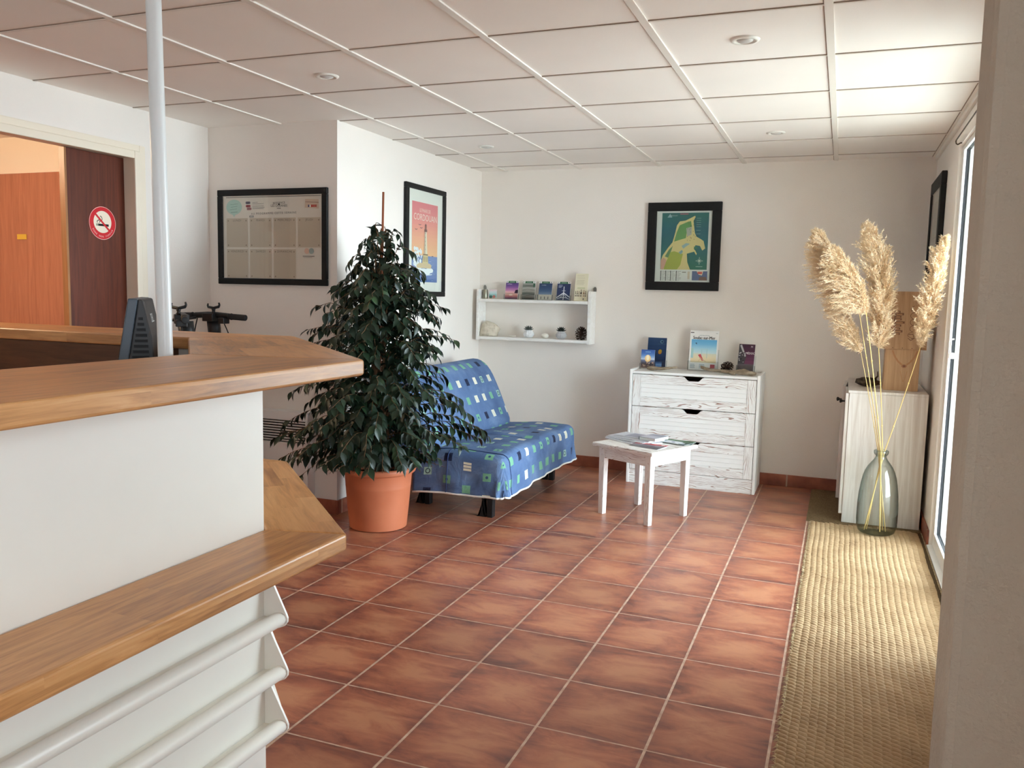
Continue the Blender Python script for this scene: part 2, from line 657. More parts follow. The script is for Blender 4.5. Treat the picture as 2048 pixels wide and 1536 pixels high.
# ================================================================== THE SETTING
XL, XP, XR = -3.62, -2.71, 0.515        # left wall, pier wall of the sitting corner, right wall
YB, YC = 6.19, 4.15                     # back wall, wall with the calendar
ZC = 2.27
# floor and ceiling
struct(obj('floor', bx(-6.6, 0.74, -1.75, 6.4, -0.08, 0.0), M_TILE))
g = G()
g.box(-6.6, 0.74, -1.75, 6.4, ZC, ZC + 0.08)
struct(obj('ceiling', g, M_CEIL))
g = G()
g.mi = 0
for j in range(-1, 7):                   # long bars of the suspended grid
    x = -3.10 + 0.6 * j
    if x < XL + 0.05:
        continue
    y1 = YB if x > XP else YC
    g.box(x - 0.014, x + 0.014, -1.5, y1 - 0.002, ZC - 0.006, ZC + 0.001)
for r in range(-7, 6):                   # cross bars and the painted shadow line beside each
    y = 2.9786 + 0.6 * r
    x0 = XL + 0.002 if y < YC else XP + 0.002
    g.mi = 0
    g.box(x0, XR - 0.002, y - 0.006, y + 0.006, ZC - 0.0045, ZC + 0.001)
    g.mi = 1
    g.box(x0, XR - 0.002, y - 0.009, y - 0.006, ZC - 0.0025, ZC + 0.001)
    g.mi = 0
for j in range(0, 7):  # painted shadow line along the long bars
    x = -3.10 + 0.6 * j
    g.mi = 1
    g.box(x - 0.0175, x - 0.014, -1.5, (YB if x > XP else YC) - 0.002, ZC - 0.0025, ZC + 0.001)
struct(obj('trim_1', g, [M_GRID, M_GRID_SHADOW]), 'white metal grid of the suspended ceiling')

# walls
struct(obj('wall_back', bx(XP - 0.1, XR + 0.2, YB, YB + 0.15, 0, ZC), M_WALL))
g = G()
g.prism([(XL - 0.12, YC), (XP, YC), (XP, YB + 0.001), (XP - 0.12, YB + 0.001), (XP - 0.12, YC + 0.12), (XL - 0.12, YC + 0.12)], 'z', 0, ZC)
struct(obj('wall_corner', g, M_WALL), 'white plaster wall corner behind plant and sofa')
LD0, LD1, LDZ = 1.55, 3.60, 2.03          # doorway in the left wall
g = G()
g.box(XL - 0.12, XL, LD1, YC - 0.001, 0, ZC)
g.box(XL - 0.12, XL, LD0, LD1, LDZ, ZC)
g.box(XL - 0.12, XL, -1.75, LD0, 0, ZC)
struct(obj('wall_left', g, M_WALL))
RD0, RD1, RDZ = 3.30, 5.0, 2.135           # glass doors in the right wall
g = G()
g.box(XR, XR + 0.2, RD1, YB + 0.001, 0, ZC)
g.box(XR, XR + 0.2, RD0, RD1, RDZ, ZC)
WD0, WD1, WZ0, WZ1 = -1.30, -0.30, 1.0, 2.0   # opening added behind the camera for fill light on the counter
g.box(XR, XR + 0.2, WD1, RD0, 0, ZC)
g.box(XR, XR + 0.2, -1.75, WD0, 0, ZC)
g.box(XR, XR + 0.2, WD0, WD1, 0, WZ0)
g.box(XR, XR + 0.2, WD0, WD1, WZ1, ZC)
struct(obj('wall_right', g, M_WALL))
g = G()
g.box(-3.74, 0.72, -1.75, -1.6, 0, ZC)
struct(obj('wall_front', g, M_WALL))
# near plaster return on the right, slightly out of plumb
g = G()
def pier_x(z):
    return 0.1595 - 0.0062 * z
pts = []
for z in (0, 0.5, 1.0, 1.5, 2.0, ZC):
    x = pier_x(z)
    ring = [(x + 0.004, 1.300), (x, 1.290), (x, 1.196), (x + 0.004, 1.185), (x + 0.014, 1.18), (0.72, 1.18), (0.72, 1.30)]
    pts.append([g.v((a, b, z)) for a, b in ring])
for a, b in zip(pts, pts[1:]):
    for i in range(len(a)):
        g.f([a[i], a[(i + 1) % len(a)], b[(i + 1) % len(a)], b[i]])
g.f(pts[0][::-1]); g.f(pts[-1])
struct(obj('wall_return', g, M_PIER_SHADED), 'rough plaster wall end close to the camera at right')

# skirting tiles
struct(obj('baseboard_back', bx(XP + 0.013, XR - 0.012, YB - 0.012, YB, 0, 0.085), M_SKIRT, bevel=0.003))
struct(obj('baseboard_sofa', bx(XP, XP + 0.012, YC - 0.012, YB, 0, 0.085), M_SKIRT, bevel=0.003))
struct(obj('baseboard_calendar', bx(XL + 0.012, XP - 0.001, YC - 0.012, YC, 0, 0.085), M_SKIRT, bevel=0.003))
struct(obj('baseboard_right', bx(XR - 0.012, XR, RD1 + 0.02, YB - 0.013, 0, 0.085), M_SKIRT, bevel=0.003))
# cornice strip over the right wall
struct(obj('trim_2', bx(XR - 0.016, XR, 1.3, YB, ZC - 0.03, ZC - 0.002), M_GRID, bevel=0.002), 'white cornice strip above the glass door')
# door casing of the left doorway
g = G()
w = 0.07
g.box(XL, XL + 0.016, LD1 - 0.035, LD1 + 0.005, 0, LDZ + 0.010)
g.box(XL, XL + 0.009, LD1 + 0.0055, LD1 + 0.045, 0, LDZ + 0.045)
g.box(XL, XL + 0.016, LD0 - 0.05, LD0 + 0.035, 0, LDZ + 0.045)
g.box(XL, XL + 0.016, LD0 + 0.035, LD1 - 0.0355, LDZ - 0.03, LDZ + 0.010)
g.box(XL, XL + 0.009, LD0 + 0.035, LD1 + 0.005, LDZ + 0.0105, LDZ + 0.045)
g.box(XL - 0.119, XL, LD1 - 0.02, LD1, 0, LDZ)
g.box(XL - 0.119, XL, LD0, LD0 + 0.02, 0, LDZ)
g.box(XL - 0.119, XL, LD0 + 0.02, LD1 - 0.02, LDZ - 0.02, LDZ)
struct(obj('trim_3', g, flat('cream_paint', rgb(238, 228, 210), 0.45), bevel=0.004), 'white painted casing of the left doorway')
# corridor behind it
struct(obj('wall_corridor', bx(-6.6, XL - 0.121, 4.07, 4.22, 0, ZC), M_CORR))
struct(obj('wall_corridor_side', bx(-6.7, -6.6, -1.75, 4.22, 0, ZC), M_CORR))
struct(obj('wall_corridor_end', bx(-6.6, XL - 0.121, -1.85, -1.75, 0, ZC), M_CORR))
d = obj('door_3', bx(-6.55, -3.95, 4.035, 4.068, 0.0, 2.03), M_CORRWOOD, loc=(-5.2, 4.05, 0), bevel=0.003)
struct(d, 'orange brown wooden door panel at the end of the corridor')
obj('name_plate', bx(-5.105, -5.02, 4.030, 4.0345, 1.602, 1.636), flat('brass', rgb(226, 190, 70), 0.35, 0.5), d, label='small yellow plate', bevel=0.002)
# dark door leaf with the sign
DX = -3.70
d = thing('door_2', 'dark mahogany door leaf standing in the left doorway', 'door', (DX, 3.42, 0))
d['kind'] = 'structure'
obj('door_panel', bx(DX - 0.036, DX, 3.212, LD1 - 0.022, 0.01, LDZ - 0.024), M_MAHOG, d)
obj('door_edge', bx(DX - 0.036, DX, 3.199, 3.2115, 0.01, LDZ - 0.024), M_TAN, d, label='pale wooden edge strip')

# glass double door in the right wall
def glass_leaf(name, y0, y1, label):
    d = thing(name, label, 'door', (0.55, (y0 + y1) / 2, 0.0))
    d['kind'] = 'structure'
    xi = 0.531
    st, zb, zt = 0.05, 0.085, 2.107
    g = G()
    g.box(xi, 0.544, y0, y0 + st, 0.012, RDZ - 0.001)
    g.box(xi, 0.544, y1 - st, y1, 0.012, RDZ - 0.001)
    g.box(xi, 0.544, y0 + st, y1 - st, 0.012, zb)
    g.box(xi, 0.544, y0 + st, y1 - st, zt, RDZ - 0.001)
    obj('sash', g, M_PVC, d, bevel=0.003)
    g = G()
    a, b = y0 + st - 0.006, y1 - st + 0.006
    for q in ((y0 + 0.004, a + 0.006, 0.014, RDZ - 0.003), (b - 0.006, y1 - 0.004, 0.014, RDZ - 0.003), (a + 0.006, b - 0.006, 0.014, zb), (a + 0.006, b - 0.006, zt, RDZ - 0.003)):
        g.box(0.5443, 0.5560, *q)
    obj('gasket', g, M_GASKET, d)
    g = G()
    for q in ((y0, y0 + st, 0.012, RDZ - 0.001), (y1 - st, y1, 0.012, RDZ - 0.001), (y0 + st, y1 - st, 0.012, zb), (y0 + st, y1 - st, zt, RDZ - 0.001)):
        g.box(0.5602, 0.578, *q)
    obj('outer_frame', g, M_PVC, d, bevel=0.003)
    obj('pane', bx(0.5567, 0.5587, y0 + st - 0.004, y1 - st + 0.004, zb - 0.004, zt + 0.004), M_GLASS, d)
    return d
da = glass_leaf('door_1', 4.151, RD1 - 0.003, 'white framed glass door leaf beside the vase')
glass_leaf('door_4', RD0 + 0.003, 4.149, 'white framed glass door leaf nearer the camera')
g = G()
g.box(0.541, 0.556, 4.928, 4.9495, 1.045, 1.065)
g.box(0.533, 0.558, 4.915, 4.928, 1.035, 1.060)
g.tube([(0.539, 4.921, 1.055), (0.537, 4.921, 1.09), (0.5365, 4.921, 1.128), (0.539, 4.921, 1.136), (0.552, 4.921, 1.138)], 0.0042, 8)
obj('handle', g, flat('cream_plastic', rgb(226, 220, 204), 0.4), da, smooth=False, bevel=0.002, label='cream door handle')
# sill and terrace outside
struct(obj('trim_4', bx(XR - 0.012, XR + 0.2, RD0 + 0.001, RD1 - 0.001, 0.0005, 0.011), M_PVC, bevel=0.003), 'white door sill of the glass door')
struct(obj('sky_blocker_slab', bx(0.741, 2.45, -3.0, 9.0, 2.36, 2.48), M_CONC), 'added unseen slab outside the glass door, blocking steep sky light')  # added out of view to cut steep sky light on the rug
struct(obj('side_light_blocker', bx(0.7205, 1.70, 3.05, 3.23, -0.02, 2.359), M_CORR), 'added unseen wall stub blocking grazing sky light at the glass door')  # added out of view to keep grazing light off the cabinet
struct(obj('ground_terrace', bx(0.741, 9, -6, 16, -0.1, -0.02), M_CONC), 'pale concrete terrace outside the glass door')
g = G()
for z in (0.18, 0.62, 1.0, 1.09, 1.92):
    g.box(0.60, 0.66, RD1 - 0.012, RD1 - 0.0005, z, z + 0.012)
obj_h = obj('shutter_hinge', g, M_RUBBER)
struct(obj_h, 'dark shutter hinges on the outer door reveal')

# ================================================================== CEILING LIGHTS
def downlight(x, y, label):
    t = thing('downlight', label, 'ceiling light', (x, y, ZC), 'recessed ceiling spotlights')
    g = G()
    g.lathe([(0.036, -0.004), (0.040, -0.008), (0.050, -0.006), (0.054, -0.0005)], (x, y, ZC), 32, False, False)
    g.lathe([(0.036, -0.004), (0.030, -0.0012)], (x, y, ZC), 32, False, False)
    obj('trim_ring', g, M_WHITE, t, smooth=True)
    g = G()
    g.ball((x, y, ZC - 0.0022), (0.030, 0.030, 0.010), 20, 8)
    obj('lamp', g, flat('frosted_lamp', rgb(206, 204, 200), 0.25, 0.5), t, smooth=True)
downlight(-0.394, 3.29, 'white recessed spotlight nearest the glass door and camera, largest in view')
downlight(-2.209, 3.30, 'white recessed ceiling spotlight above the counter corner and white post')
downlight(-2.226, 5.14, 'white recessed ceiling spotlight above the blue sofa')
downlight(-0.415, 5.12, 'white recessed ceiling spotlight above the white dresser')

# ================================================================== FRAMED PICTURES
def picture(name, label, cat, o, r, u, w, h, border, depth, art=None, paper=(232, 228, 220), border_u=None):
    o, r, u = Vector(o), Vector(r), Vector(u)
    n = r.cross(u)
    t = thing(name, label, cat, o + r * (w / 2))
    xf = Matrix((r, u, n)).transposed().to_4x4()
    xf.translation = o
    g = G(); g.xf = xf
    bu = border_u or border
    g.box(0, w, 0, bu, 0.001, depth)
    g.box(0, w, h - bu, h, 0.001, depth)
    g.box(0, border, bu, h - bu, 0.001, depth)
    g.box(w - border, w, bu, h - bu, 0.001, depth)
    obj('frame', g, M_FRAME, t, bevel=0.004)
    g = G(); g.xf = xf
    g.box(border - 0.001, w - border + 0.001, bu - 0.001, h - bu + 0.001, 0.001, depth * 0.45)
    obj('backing_sheet', g, ink(paper), t)
    if art:
        a = Art(o + n * depth * 0.45, r, u)
        art(a, border, w - border, bu, h - bu)
        a.done('print', t)
    g = G(); g.xf = xf
    g.box(border - 0.001, w - border + 0.001, bu - 0.001, h - bu + 0.001, depth * 0.80, depth * 0.84)
    obj('glass', g, M_PICGLASS, t)
    return t

def art_calendar(a, x0, x1, y0, y1):
    W, H = x1 - x0, y1 - y0
    U = lambda f: x0 + f * W
    V = lambda f: y1 - f * H
    ink1 = (70, 66, 64)
    beige = (196, 178, 162)
    a.rect(U(.03), U(.985), V(.022), V(.014), (120, 116, 110))
    # mint speech bubble
    a.disc(U(.115), V(.135), W * .082, (176, 204, 196), 28, H * .092)
    a.poly([(U(.085), V(.20)), (U(.135), V(.20)), (U(.115), V(.255))], (176, 204, 196))
    for i, (p, q) in enumerate(((.075, .155), (.08, .15), (.07, .145))):
        a.line(U(p), V(.105 + .03 * i), U(q), V(.095 + .03 * i), .0025, (128, 160, 154))
    a.line(U(.08), V(.20), U(.15), V(.193), .003, (110, 140, 136))
    # three small blossoms and lines of text
    for i, (p, q, c) in enumerate(((.26, .085, (112, 96, 120)), (.262, .125, (186, 74, 84)), (.272, .158, (176, 110, 116)))):
        for k in range(3):
            a.disc(U(p - .014 + .014 * k), V(q), .008, c, 10)
            a.k -= 1
        a.k += 1
    for i, q in enumerate((.085, .10, .128, .145, .16)):
        a.line(U(.305), V(q), U((.36, .42, .42, .43, .42)[i]), V(q - .003), .0022, (120, 112, 108))
    # centre emblem
    a.text('RESIDENCE', U(.575), V(.095), .017, ink1, ang=0.05)
    a.text('LES OCEANES', U(.575), V(.128), .019, ink1)
    a.disc(U(.575), V(.112), .006, ink1, 10)
    a.line(U(.555), V(.158), U(.595), V(.158), .003, ink1)
    # top right card with flags
    a.poly([(U(.835), V(.055)), (U(.965), V(.062)), (U(.965), V(.17)), (U(.83), V(.155))], (214, 186, 168))
    a.line(U(.835), V(.088), U(.965), V(.098), .003, (140, 104, 92))
    for k, c in enumerate(((60, 60, 110), (236, 232, 228), (190, 60, 60), (190, 70, 66), (196, 90, 80), (180, 70, 64))):
        a.rect(U(.862 + .014 * k), U(.875 + .014 * k), V(.150), V(.122), c)
    a.text('AU PROGRAMME CETTE SEMAINE', U(.52), V(.215), .0165, ink1, spacing=1.35, ang=0.015)
    a.rect(U(.275), U(.318), V(.262), V(.24), (96, 100, 104))
    a.rect(U(.28), U(.313), V(.257), V(.245), (196, 192, 186))
    days = ['LUNDI', 'MARDI', 'MERCREDI', 'JEUDI', 'VENDREDI', 'SAMEDI', 'DIMANCHE']
    for i, dname in enumerate(days):
        c, r_ = i % 4, i // 4
        ua, ub = .035 + c * .2425, .035 + c * .2425 + .222
        va, vb = .27 + r_ * .375, .27 + r_ * .375 + .352
        a.rect(U(ua), U(ub), V(vb), V(va), beige)
        a.text(dname, U((ua + ub) / 2), V(va + .028), .0175, (92, 84, 76), spacing=1.25)
        for p in (ua + .018, ub - .018):
            for q in (va + .03, vb - .025):
                a.disc(U(p), V(q), .0045, (140, 122, 106), 8)
                a.k -= 1
        a.k += 1
    a.disc(U(.85), V(.665), .017, (226, 184, 168), 18)
    a.disc(U(.895), V(.665), .017, (150, 160, 160), 18)
    a.line(U(.81), V(.725), U(.925), V(.725), .003, ink1)
    a.line(U(.815), V(.742), U(.90), V(.742), .002, (150, 140, 130))
picture('wall_calendar', 'wide black framed weekly programme sheet on the wall behind the counter', 'picture',
        (-3.541, YC, 1.340), (1, 0, 0), (0, 0, 1), 0.775, 0.558, 0.036, 0.022, art_calendar, (226, 214, 206))

def art_lighthouse(a, x0, x1, y0, y1):
    W, H = x1 - x0, y1 - y0
    U = lambda f: x0 + f * W
    V = lambda f: y0 + f * H
    u0, u1, v0, v1 = .11, .86, .095, .885
    a.grad(U(u0), U(u1), V(.36), V(v1), [(244, 190, 140), (242, 172, 140), (236, 142, 138), (228, 124, 134)])
    a.grad(U(u0), U(u1), V(v0), V(.36), [(92, 118, 178), (106, 134, 190), (118, 142, 194)], 6)
    rr = random.Random(3)
    for i in range(26):
        p, q = rr.uniform(u0 + .03, u1 - .12), rr.uniform(v0 + .01, .34)
        a.line(U(p), V(q), U(p + rr.uniform(.04, .1)), V(q + rr.uniform(-.004, .004)), .003, rr.choice([(120, 150, 206), (60, 88, 160), (176, 196, 222)]))
        a.k -= 1
    a.k += 1
    # spray and foam
    for i in range(46):
        a.disc(U(rr.uniform(.17, .40)), V(.27 + rr.random() ** 1.6 * .16), rr.uniform(.006, .016), rr.choice([(236, 240, 246), (214, 224, 238), (250, 250, 250)]), 9)
    for p, q, r in ((.30, .225, .06), (.45, .205, .09), (.62, .215, .08), (.24, .27, .05), (.56, .195, .06)):
        a.disc(U(p), V(q), r * W * 1.4, (240, 244, 248), 18, .018)
    a.poly([(U(.25), V(.235)), (U(.66), V(.235)), (U(.68), V(.265)), (U(.62), V(.285)), (U(.32), V(.285)), (U(.24), V(.262))], (214, 190, 150))
    a.line(U(.52), V(.165), U(.70), V(.175), .006, (226, 234, 244))
    # tower
    a.poly([(U(.40), V(.28)), (U(.58), V(.28)), (U(.565), V(.37)), (U(.43), V(.37))], (214, 196, 150))
    a.poly([(U(.455), V(.37)), (U(.55), V(.37)), (U(.525), V(.60)), (U(.468), V(.60))], (232, 222, 200))
    a.poly([(U(.455), V(.37)), (U(.50), V(.37)), (U(.495), V(.60)), (U(.468), V(.60))], (206, 190, 168))
    a.rect(U(.425), U(.57), V(.366), V(.378), (150, 120, 92))
    for q in (.42, .46, .50, .54, .58):
        a.rect(U(.482), U(.492), V(q), V(q + .012), (110, 84, 80))
        a.k -= 1
    a.k += 1
    for p in (.44, .47, .51, .54):
        a.rect(U(p), U(p + .012), V(.30), V(.35), (150, 124, 90))
        a.k -= 1
    a.k += 1
    a.rect(U(.455), U(.538), V(.60), V(.625), (126, 80, 80))
    a.rect(U(.472), U(.522), V(.625), V(.66), (150, 96, 88))
    a.poly([(U(.47), V(.66)), (U(.524), V(.66)), (U(.497), V(.685))], (110, 64, 70))
    for p, q in ((.325, .66), (.365, .63), (.22, .61)):
        a.line(U(p - .035), V(q + .006), U(p), V(q), .004, (92, 60, 76))
        a.line(U(p), V(q), U(p + .035), V(q + .008), .004, (92, 60, 76))
    a.rect(U(.68), U(.73), V(.357), V(.366), (120, 90, 110))
    a.text('LE PHARE DE', U(.47), V(.805), .034, (250, 226, 216), sx=.82)
    a.text('CORDOUAN', U(.485), V(.735), .062, (250, 230, 220), sx=.95)
picture('lighthouse_poster', 'black framed pink and orange lighthouse poster behind the plant', 'picture',
        (XP, 4.925, 1.288), (0, 1, 0), (0, 0, 1), 0.592, 0.745, 0.042, 0.024, art_lighthouse, (238, 236, 230), 0.034)

def art_map(a, x0, x1, y0, y1):
    W, H = x1 - x0, y1 - y0
    U = lambda f: x0 + f * W
    V = lambda f: y1 - f * H
    sea = (44, 104, 112)
    a.grad(U(.095), U(.94), V(.825), V(.025), [(48, 112, 92), (44, 106, 108), (42, 98, 112), (50, 110, 104)], 12)
    sand = (216, 200, 140)
    land = [(.10, .70), (.13, .625), (.23, .51), (.30, .44), (.345, .30), (.37, .20), (.42, .145), (.52, .135), (.60, .105), (.69, .068),
            (.70, .085), (.665, .14), (.685, .24), (.70, .31), (.73, .36), (.80, .39), (.86, .42), (.895, .525), (.845, .555), (.80, .49),
            (.72, .48), (.69, .53), (.72, .555), (.75, .60), (.74, .62), (.70, .57), (.57, .60), (.585, .72), (.64, .825), (.10, .825)]
    def flatpoly(pts, col):
        # ear-free fill: bmesh n-gon is triangulated by the renderer
        a.poly([(U(p), V(q)) for p, q in pts], col)
    flatpoly(land, sand)
    flatpoly([(.33, .43), (.37, .30), (.42, .20), (.54, .16), (.62, .14), (.64, .22), (.56, .25), (.54, .38), (.45, .40)], (104, 150, 92))
    flatpoly([(.17, .64), (.24, .545), (.31, .49), (.29, .545), (.24, .66)], (104, 142, 104))
    flatpoly([(.22, .68), (.27, .58), (.34, .565), (.48, .60), (.50, .60), (.46, .76), (.40, .825), (.16, .825), (.17, .76)], (164, 172, 78))
    flatpoly([(.10, .70), (.145, .655), (.20, .69), (.19, .74), (.15, .825), (.10, .825)], (206, 160, 140))
    flatpoly([(.54, .24), (.64, .22), (.64, .33), (.56, .36)], (176, 176, 166))
    flatpoly([(.47, .49), (.55, .45), (.62, .46), (.55, .50), (.50, .53)], (150, 176, 182))
    flatpoly([(.42, .58), (.48, .545), (.50, .575), (.46, .61)], (130, 164, 176))
    flatpoly([(.69, .50), (.76, .50), (.74, .535), (.70, .525)], (64, 120, 90))
    rr = random.Random(5)
    for i in range(34):
        a.disc(U(rr.uniform(.56, .76)), V(rr.uniform(.09, .43)), .0024, rr.choice([(70, 66, 60), (120, 60, 50), (60, 80, 70)]), 6)
        a.k -= 1
    for i in range(16):
        a.line(U(rr.uniform(.13, .22)), V(rr.uniform(.14, .45)), U(rr.uniform(.24, .30)), V(rr.uniform(.14, .45)), .0008, (80, 132, 140)) if i % 4 == 0 else None
        a.k -= 1 if i % 4 == 0 else 0
    a.k += 1
    a.rect(U(.42), U(.57), V(.048), V(.036), (176, 96, 110))
    for q in (.10, .13, .16, .19, .22, .27, .32):
        a.rect(U(.72), U(.80), V(q + .004), V(q), (150, 186, 176))
        a.k -= 1
    a.k += 1
    a.poly([(U(.19), V(.09)), (U(.28), V(.09)), (U(.24), V(.035))], (150, 178, 184))
    a.text('CORDOUAN', U(.30), V(.065), .010, (190, 206, 206))
    for an in range(4):
        ca, sa = math.cos(an * PI / 4), math.sin(an * PI / 4)
        L = .026 if an % 2 == 0 else .015
        a.line(U(.80) - L * ca, V(.70) - L * sa, U(.80) + L * ca, V(.70) + L * sa, .0028, (206, 216, 200))
    a.rect(U(.74), U(.86), V(.785), V(.777), (160, 186, 176))
    # legend with round numbers and a small inset map
    for c, p in enumerate((.11, .20, .29, .395)):
        for k in range(8):
            a.disc(U(p), V(.85 + k * .018), .0042, (56, 62, 56), 8)
            a.k -= 1
            a.rect(U(p + .02), U(p + .02 + rr.uniform(.03, .07)), V(.852 + k * .018), V(.847 + k * .018), (150, 150, 146))
            a.k -= 1
    a.k += 1
    a.rect(U(.50), U(.57), V(.87), V(.855), (150, 150, 140))
    a.rect(U(.60), U(.64), V(.96), V(.85), (206, 196, 176))
    a.rect(U(.68), U(.955), V(.975), V(.845), (92, 104, 140))
    a.poly([(U(.76), V(.845)), (U(.88), V(.845)), (U(.86), V(.905)), (U(.80), V(.895))], (226, 206, 176))
    a.rect(U(.78), U(.86), V(.885), V(.855), (206, 84, 76))
    a.poly([(U(.80), V(.975)), (U(.82), V(.925)), (U(.93), V(.925)), (U(.955), V(.975))], (120, 92, 80))
picture('map_poster', 'broad black frame around a green and yellow peninsula map on the back wall', 'picture',
        (-1.367, YB, 1.372), (1, 0, 0), (0, 0, 1), 0.530, 0.632, 0.066, 0.028, art_map, (222, 224, 220), 0.062)

def art_plain(a, x0, x1, y0, y1):
    a.rect(x0 + .05, x1 - .05, y0 + .06, y1 - .06, (150, 158, 150))
    a.lines(x0 + .08, x1 - .08, y0 + .1, y0 + .2, 5, .006, (110, 116, 112), 2)
picture('side_picture', 'narrow looking black framed picture on the right wall by the wooden crates', 'picture',
        (XR, 6.13, 1.458), (0, -1, 0), (0, 0, 1), 0.64, 0.625, 0.075, 0.030, art_plain, (188, 192, 186))

# no smoking disc on the dark door leaf
s = thing('no_smoking_sign', 'round red and white no smoking sticker on the dark door leaf', 'sign', (DX, 3.424, 1.644))
g = G()
g.xf = Matrix.Translation((DX + 0.0006, 3.424, 1.644)) @ Matrix.Rotation(PI / 2, 4, 'Y')
g.lathe([(0.0875, 0.0), (0.0875, 0.0016)], (0, 0, 0), 48)
obj('disc', g, ink((200, 36, 44)), s)
a = Art((DX + 0.0022, 3.424, 1.644), (0, 1, 0), (0, 0, 1))
a.disc(0, 0, .0865, (238, 220, 206), 48)
a.disc(0, 0, .0845, (206, 38, 46), 48)
a.disc(0, .006, .058, (240, 226, 206), 40)
a.rect(-.042, .040, -.016, -.004, (24, 20, 20))
a.rect(-.042, -.028, -.016, -.004, (150, 150, 130))
a.path([(-.034, .0), (-.036, .008), (-.028, .014), (-.018, .014), (-.014, .02), (-.02, .028)], .004, (30, 26, 24))
a.path([(-.022, .0), (-.018, .008), (-.006, .012), (-.002, .022), (-.008, .034), (-.016, .036)], .004, (30, 26, 24))
a.line(-.044, .044, .042, -.036, .011, (206, 38, 46))
a.arc_text('ZONE NON FUMEUR', 0, 0, .0715, .0125, (244, 214, 204), PI * 1.16, PI * 1.84)
a.done('print', s)

# ================================================================== RECEPTION COUNTER
PX, PY = -1.354, 1.736                     # outer face of the front panel, its far corner
FY = 2.39                                   # face of the far leg
def offs(d):
    """points of the 45 degree corner of the counter, moved outwards by d"""
    return (PX + d, PY + d * 0.4142), (PX + d - (FY - PY) - d * 0, FY + d)
ct = thing('reception_counter', 'white lacquered reception counter with tilted brochure racks along its front', 'counter', (-1.40, 0.6, 0))
g = G()
g.prism([(PX, -0.6), (PX, PY), (PX - (FY - PY), FY), (XL + 0.004, FY), (XL + 0.004, FY - 0.035), (PX - (FY - PY) - 0.015, FY - 0.035), (PX - 0.035, PY - 0.0145), (PX - 0.035, -0.6)], 'z', 0, 1.0985)
obj('front_panel', g, M_WHITE, ct)
obj('inner_panel', bx(XL + 0.004, -2.20, FY - 0.058, FY - 0.0355, 0.0, 1.0985), M_DARKWOOD, ct, label='dark wooden inner panel')
# brochure racks: tube lip, board, triangular cheek; they carry on round the chamfer
rz = [(0.602, 0.463), (0.455, 0.318), (0.307, 0.170)]
for zt, zn in rz:
    g = G()
    dn, r = 0.050, 0.0195
    # bottom board from panel to lip and rounded lip profile (x outwards, z), one closed outline
    prof = []
    for k in range(13):
        a = math.radians(128) - math.radians(256) * k / 12
        prof.append((dn - r + 0.004 + r * math.cos(a), zn + r * math.sin(a)))
    prof = prof + [(0.0005, zn - 0.028), (0.0005, zn + 0.010), (0.018, zn + 0.006)]
    c1 = 0.4142
    A, B = [], []
    ring0, ring1, ring2 = [], [], []
    for (p, z) in prof:
        ring0.append(g.v((PX + p, -0.6, z)))
        ring1.append(g.v((PX + p, PY + p * c1, z)))
        q = (PX - (FY - PY) + p * 0.0 + p * c1 * 0, FY)
        ring2.append(g.v((PX + p * 0.7071 - 0.60, PY + p * 0.7071 + 0.60, z)))
    n = len(prof)
    for ra, rb in ((ring0, ring1), (ring1, ring2)):
        for i in range(n):
            g.f([ra[i], ra[(i + 1) % n], rb[(i + 1) % n], rb[i]])
    g.f(ring0[::-1]); g.f(ring2)
    rk = obj('brochure_rack', g, M_TRAY, ct)
    smooth_by_angle(rk, 50)
    g = G()
    top = (0.0012, zt)
    che = [top, (0.006, zt), (dn + 0.0035, zn + 0.014), (dn + 0.0066, zn + 0.004), (dn + 0.006, zn - 0.008), (dn - 0.001, zn - 0.018), (dn - 0.014, zn - 0.0235), (0.0012, zn - 0.029)]
    lo = [g.v((PX + p, PY - 0.004 + p * c1, z)) for p, z in che]
    hi = [g.v((PX + p, PY + 0.002 + p * c1, z)) for p, z in che]
    m = len(che)
    for i in range(m):
        g.f([lo[i], lo[(i + 1) % m], hi[(i + 1) % m], hi[i]])
    g.f(lo[::-1]); g.f(hi)
    obj('cheek', g, M_TRAY, rk)

def slab(name, label, z0, z1, of, oc, inner, fy, mats):
    """worktop of three mitred lengths: along the front, the chamfered corner, along the far leg"""
    t = thing(name, label, 'worktop', (PX, 0.6, z0))
    x = PX + of
    tip = (x, PY + oc)
    far = (tip[0] - (fy - tip[1]), fy)
    i0 = (inner[0][0], inner[0][1])
    i1 = inner[1]
    secs = [([(x, -0.6), tip, i0, (i0[0], -0.6)], mats[0]),
            ([tip, far, i1, i0], mats[2]),
            ([far, (XL + 0.004, fy), (XL + 0.004, i1[1]), i1], mats[1])]
    for pts, m in secs:
        g = G()
        g.prism(pts, 'z', z0, z1)
        o = obj('section', g, m, t, bevel=0.007, seg=3)
    return t
slab('counter_worktop', 'upper oiled oak worktop of the counter, notched round the white post', 1.10, 1.142, 0.209, 0.144, ((-1.603, 1.752), (-2.13, 2.325)), 2.65, (M_OAK_Y, M_OAK_X, M_OAK_D))
slab('counter_shelf', 'lower oiled oak shelf sticking out halfway up the counter', 0.658, 0.702, 0.212, 0.058, ((PX + 0.002, PY + 0.001), (PX - (FY - PY) + 0.0, FY + 0.0015)), 2.485, (M_OAK_Y, M_OAK_X, M_OAK_D))

g = G()
g.tube([(-1.677, 1.767, 0.0), (-1.7045, 1.756, ZC)], 0.0195, 28)
post = obj('support_post', g, flat('post_paint', rgb(226, 230, 230), 0.32), loc=(-1.700, 1.758, 0))
smooth_by_angle(post)
tag(post, 'round white post rising through the counter notch to the ceiling', 'post')

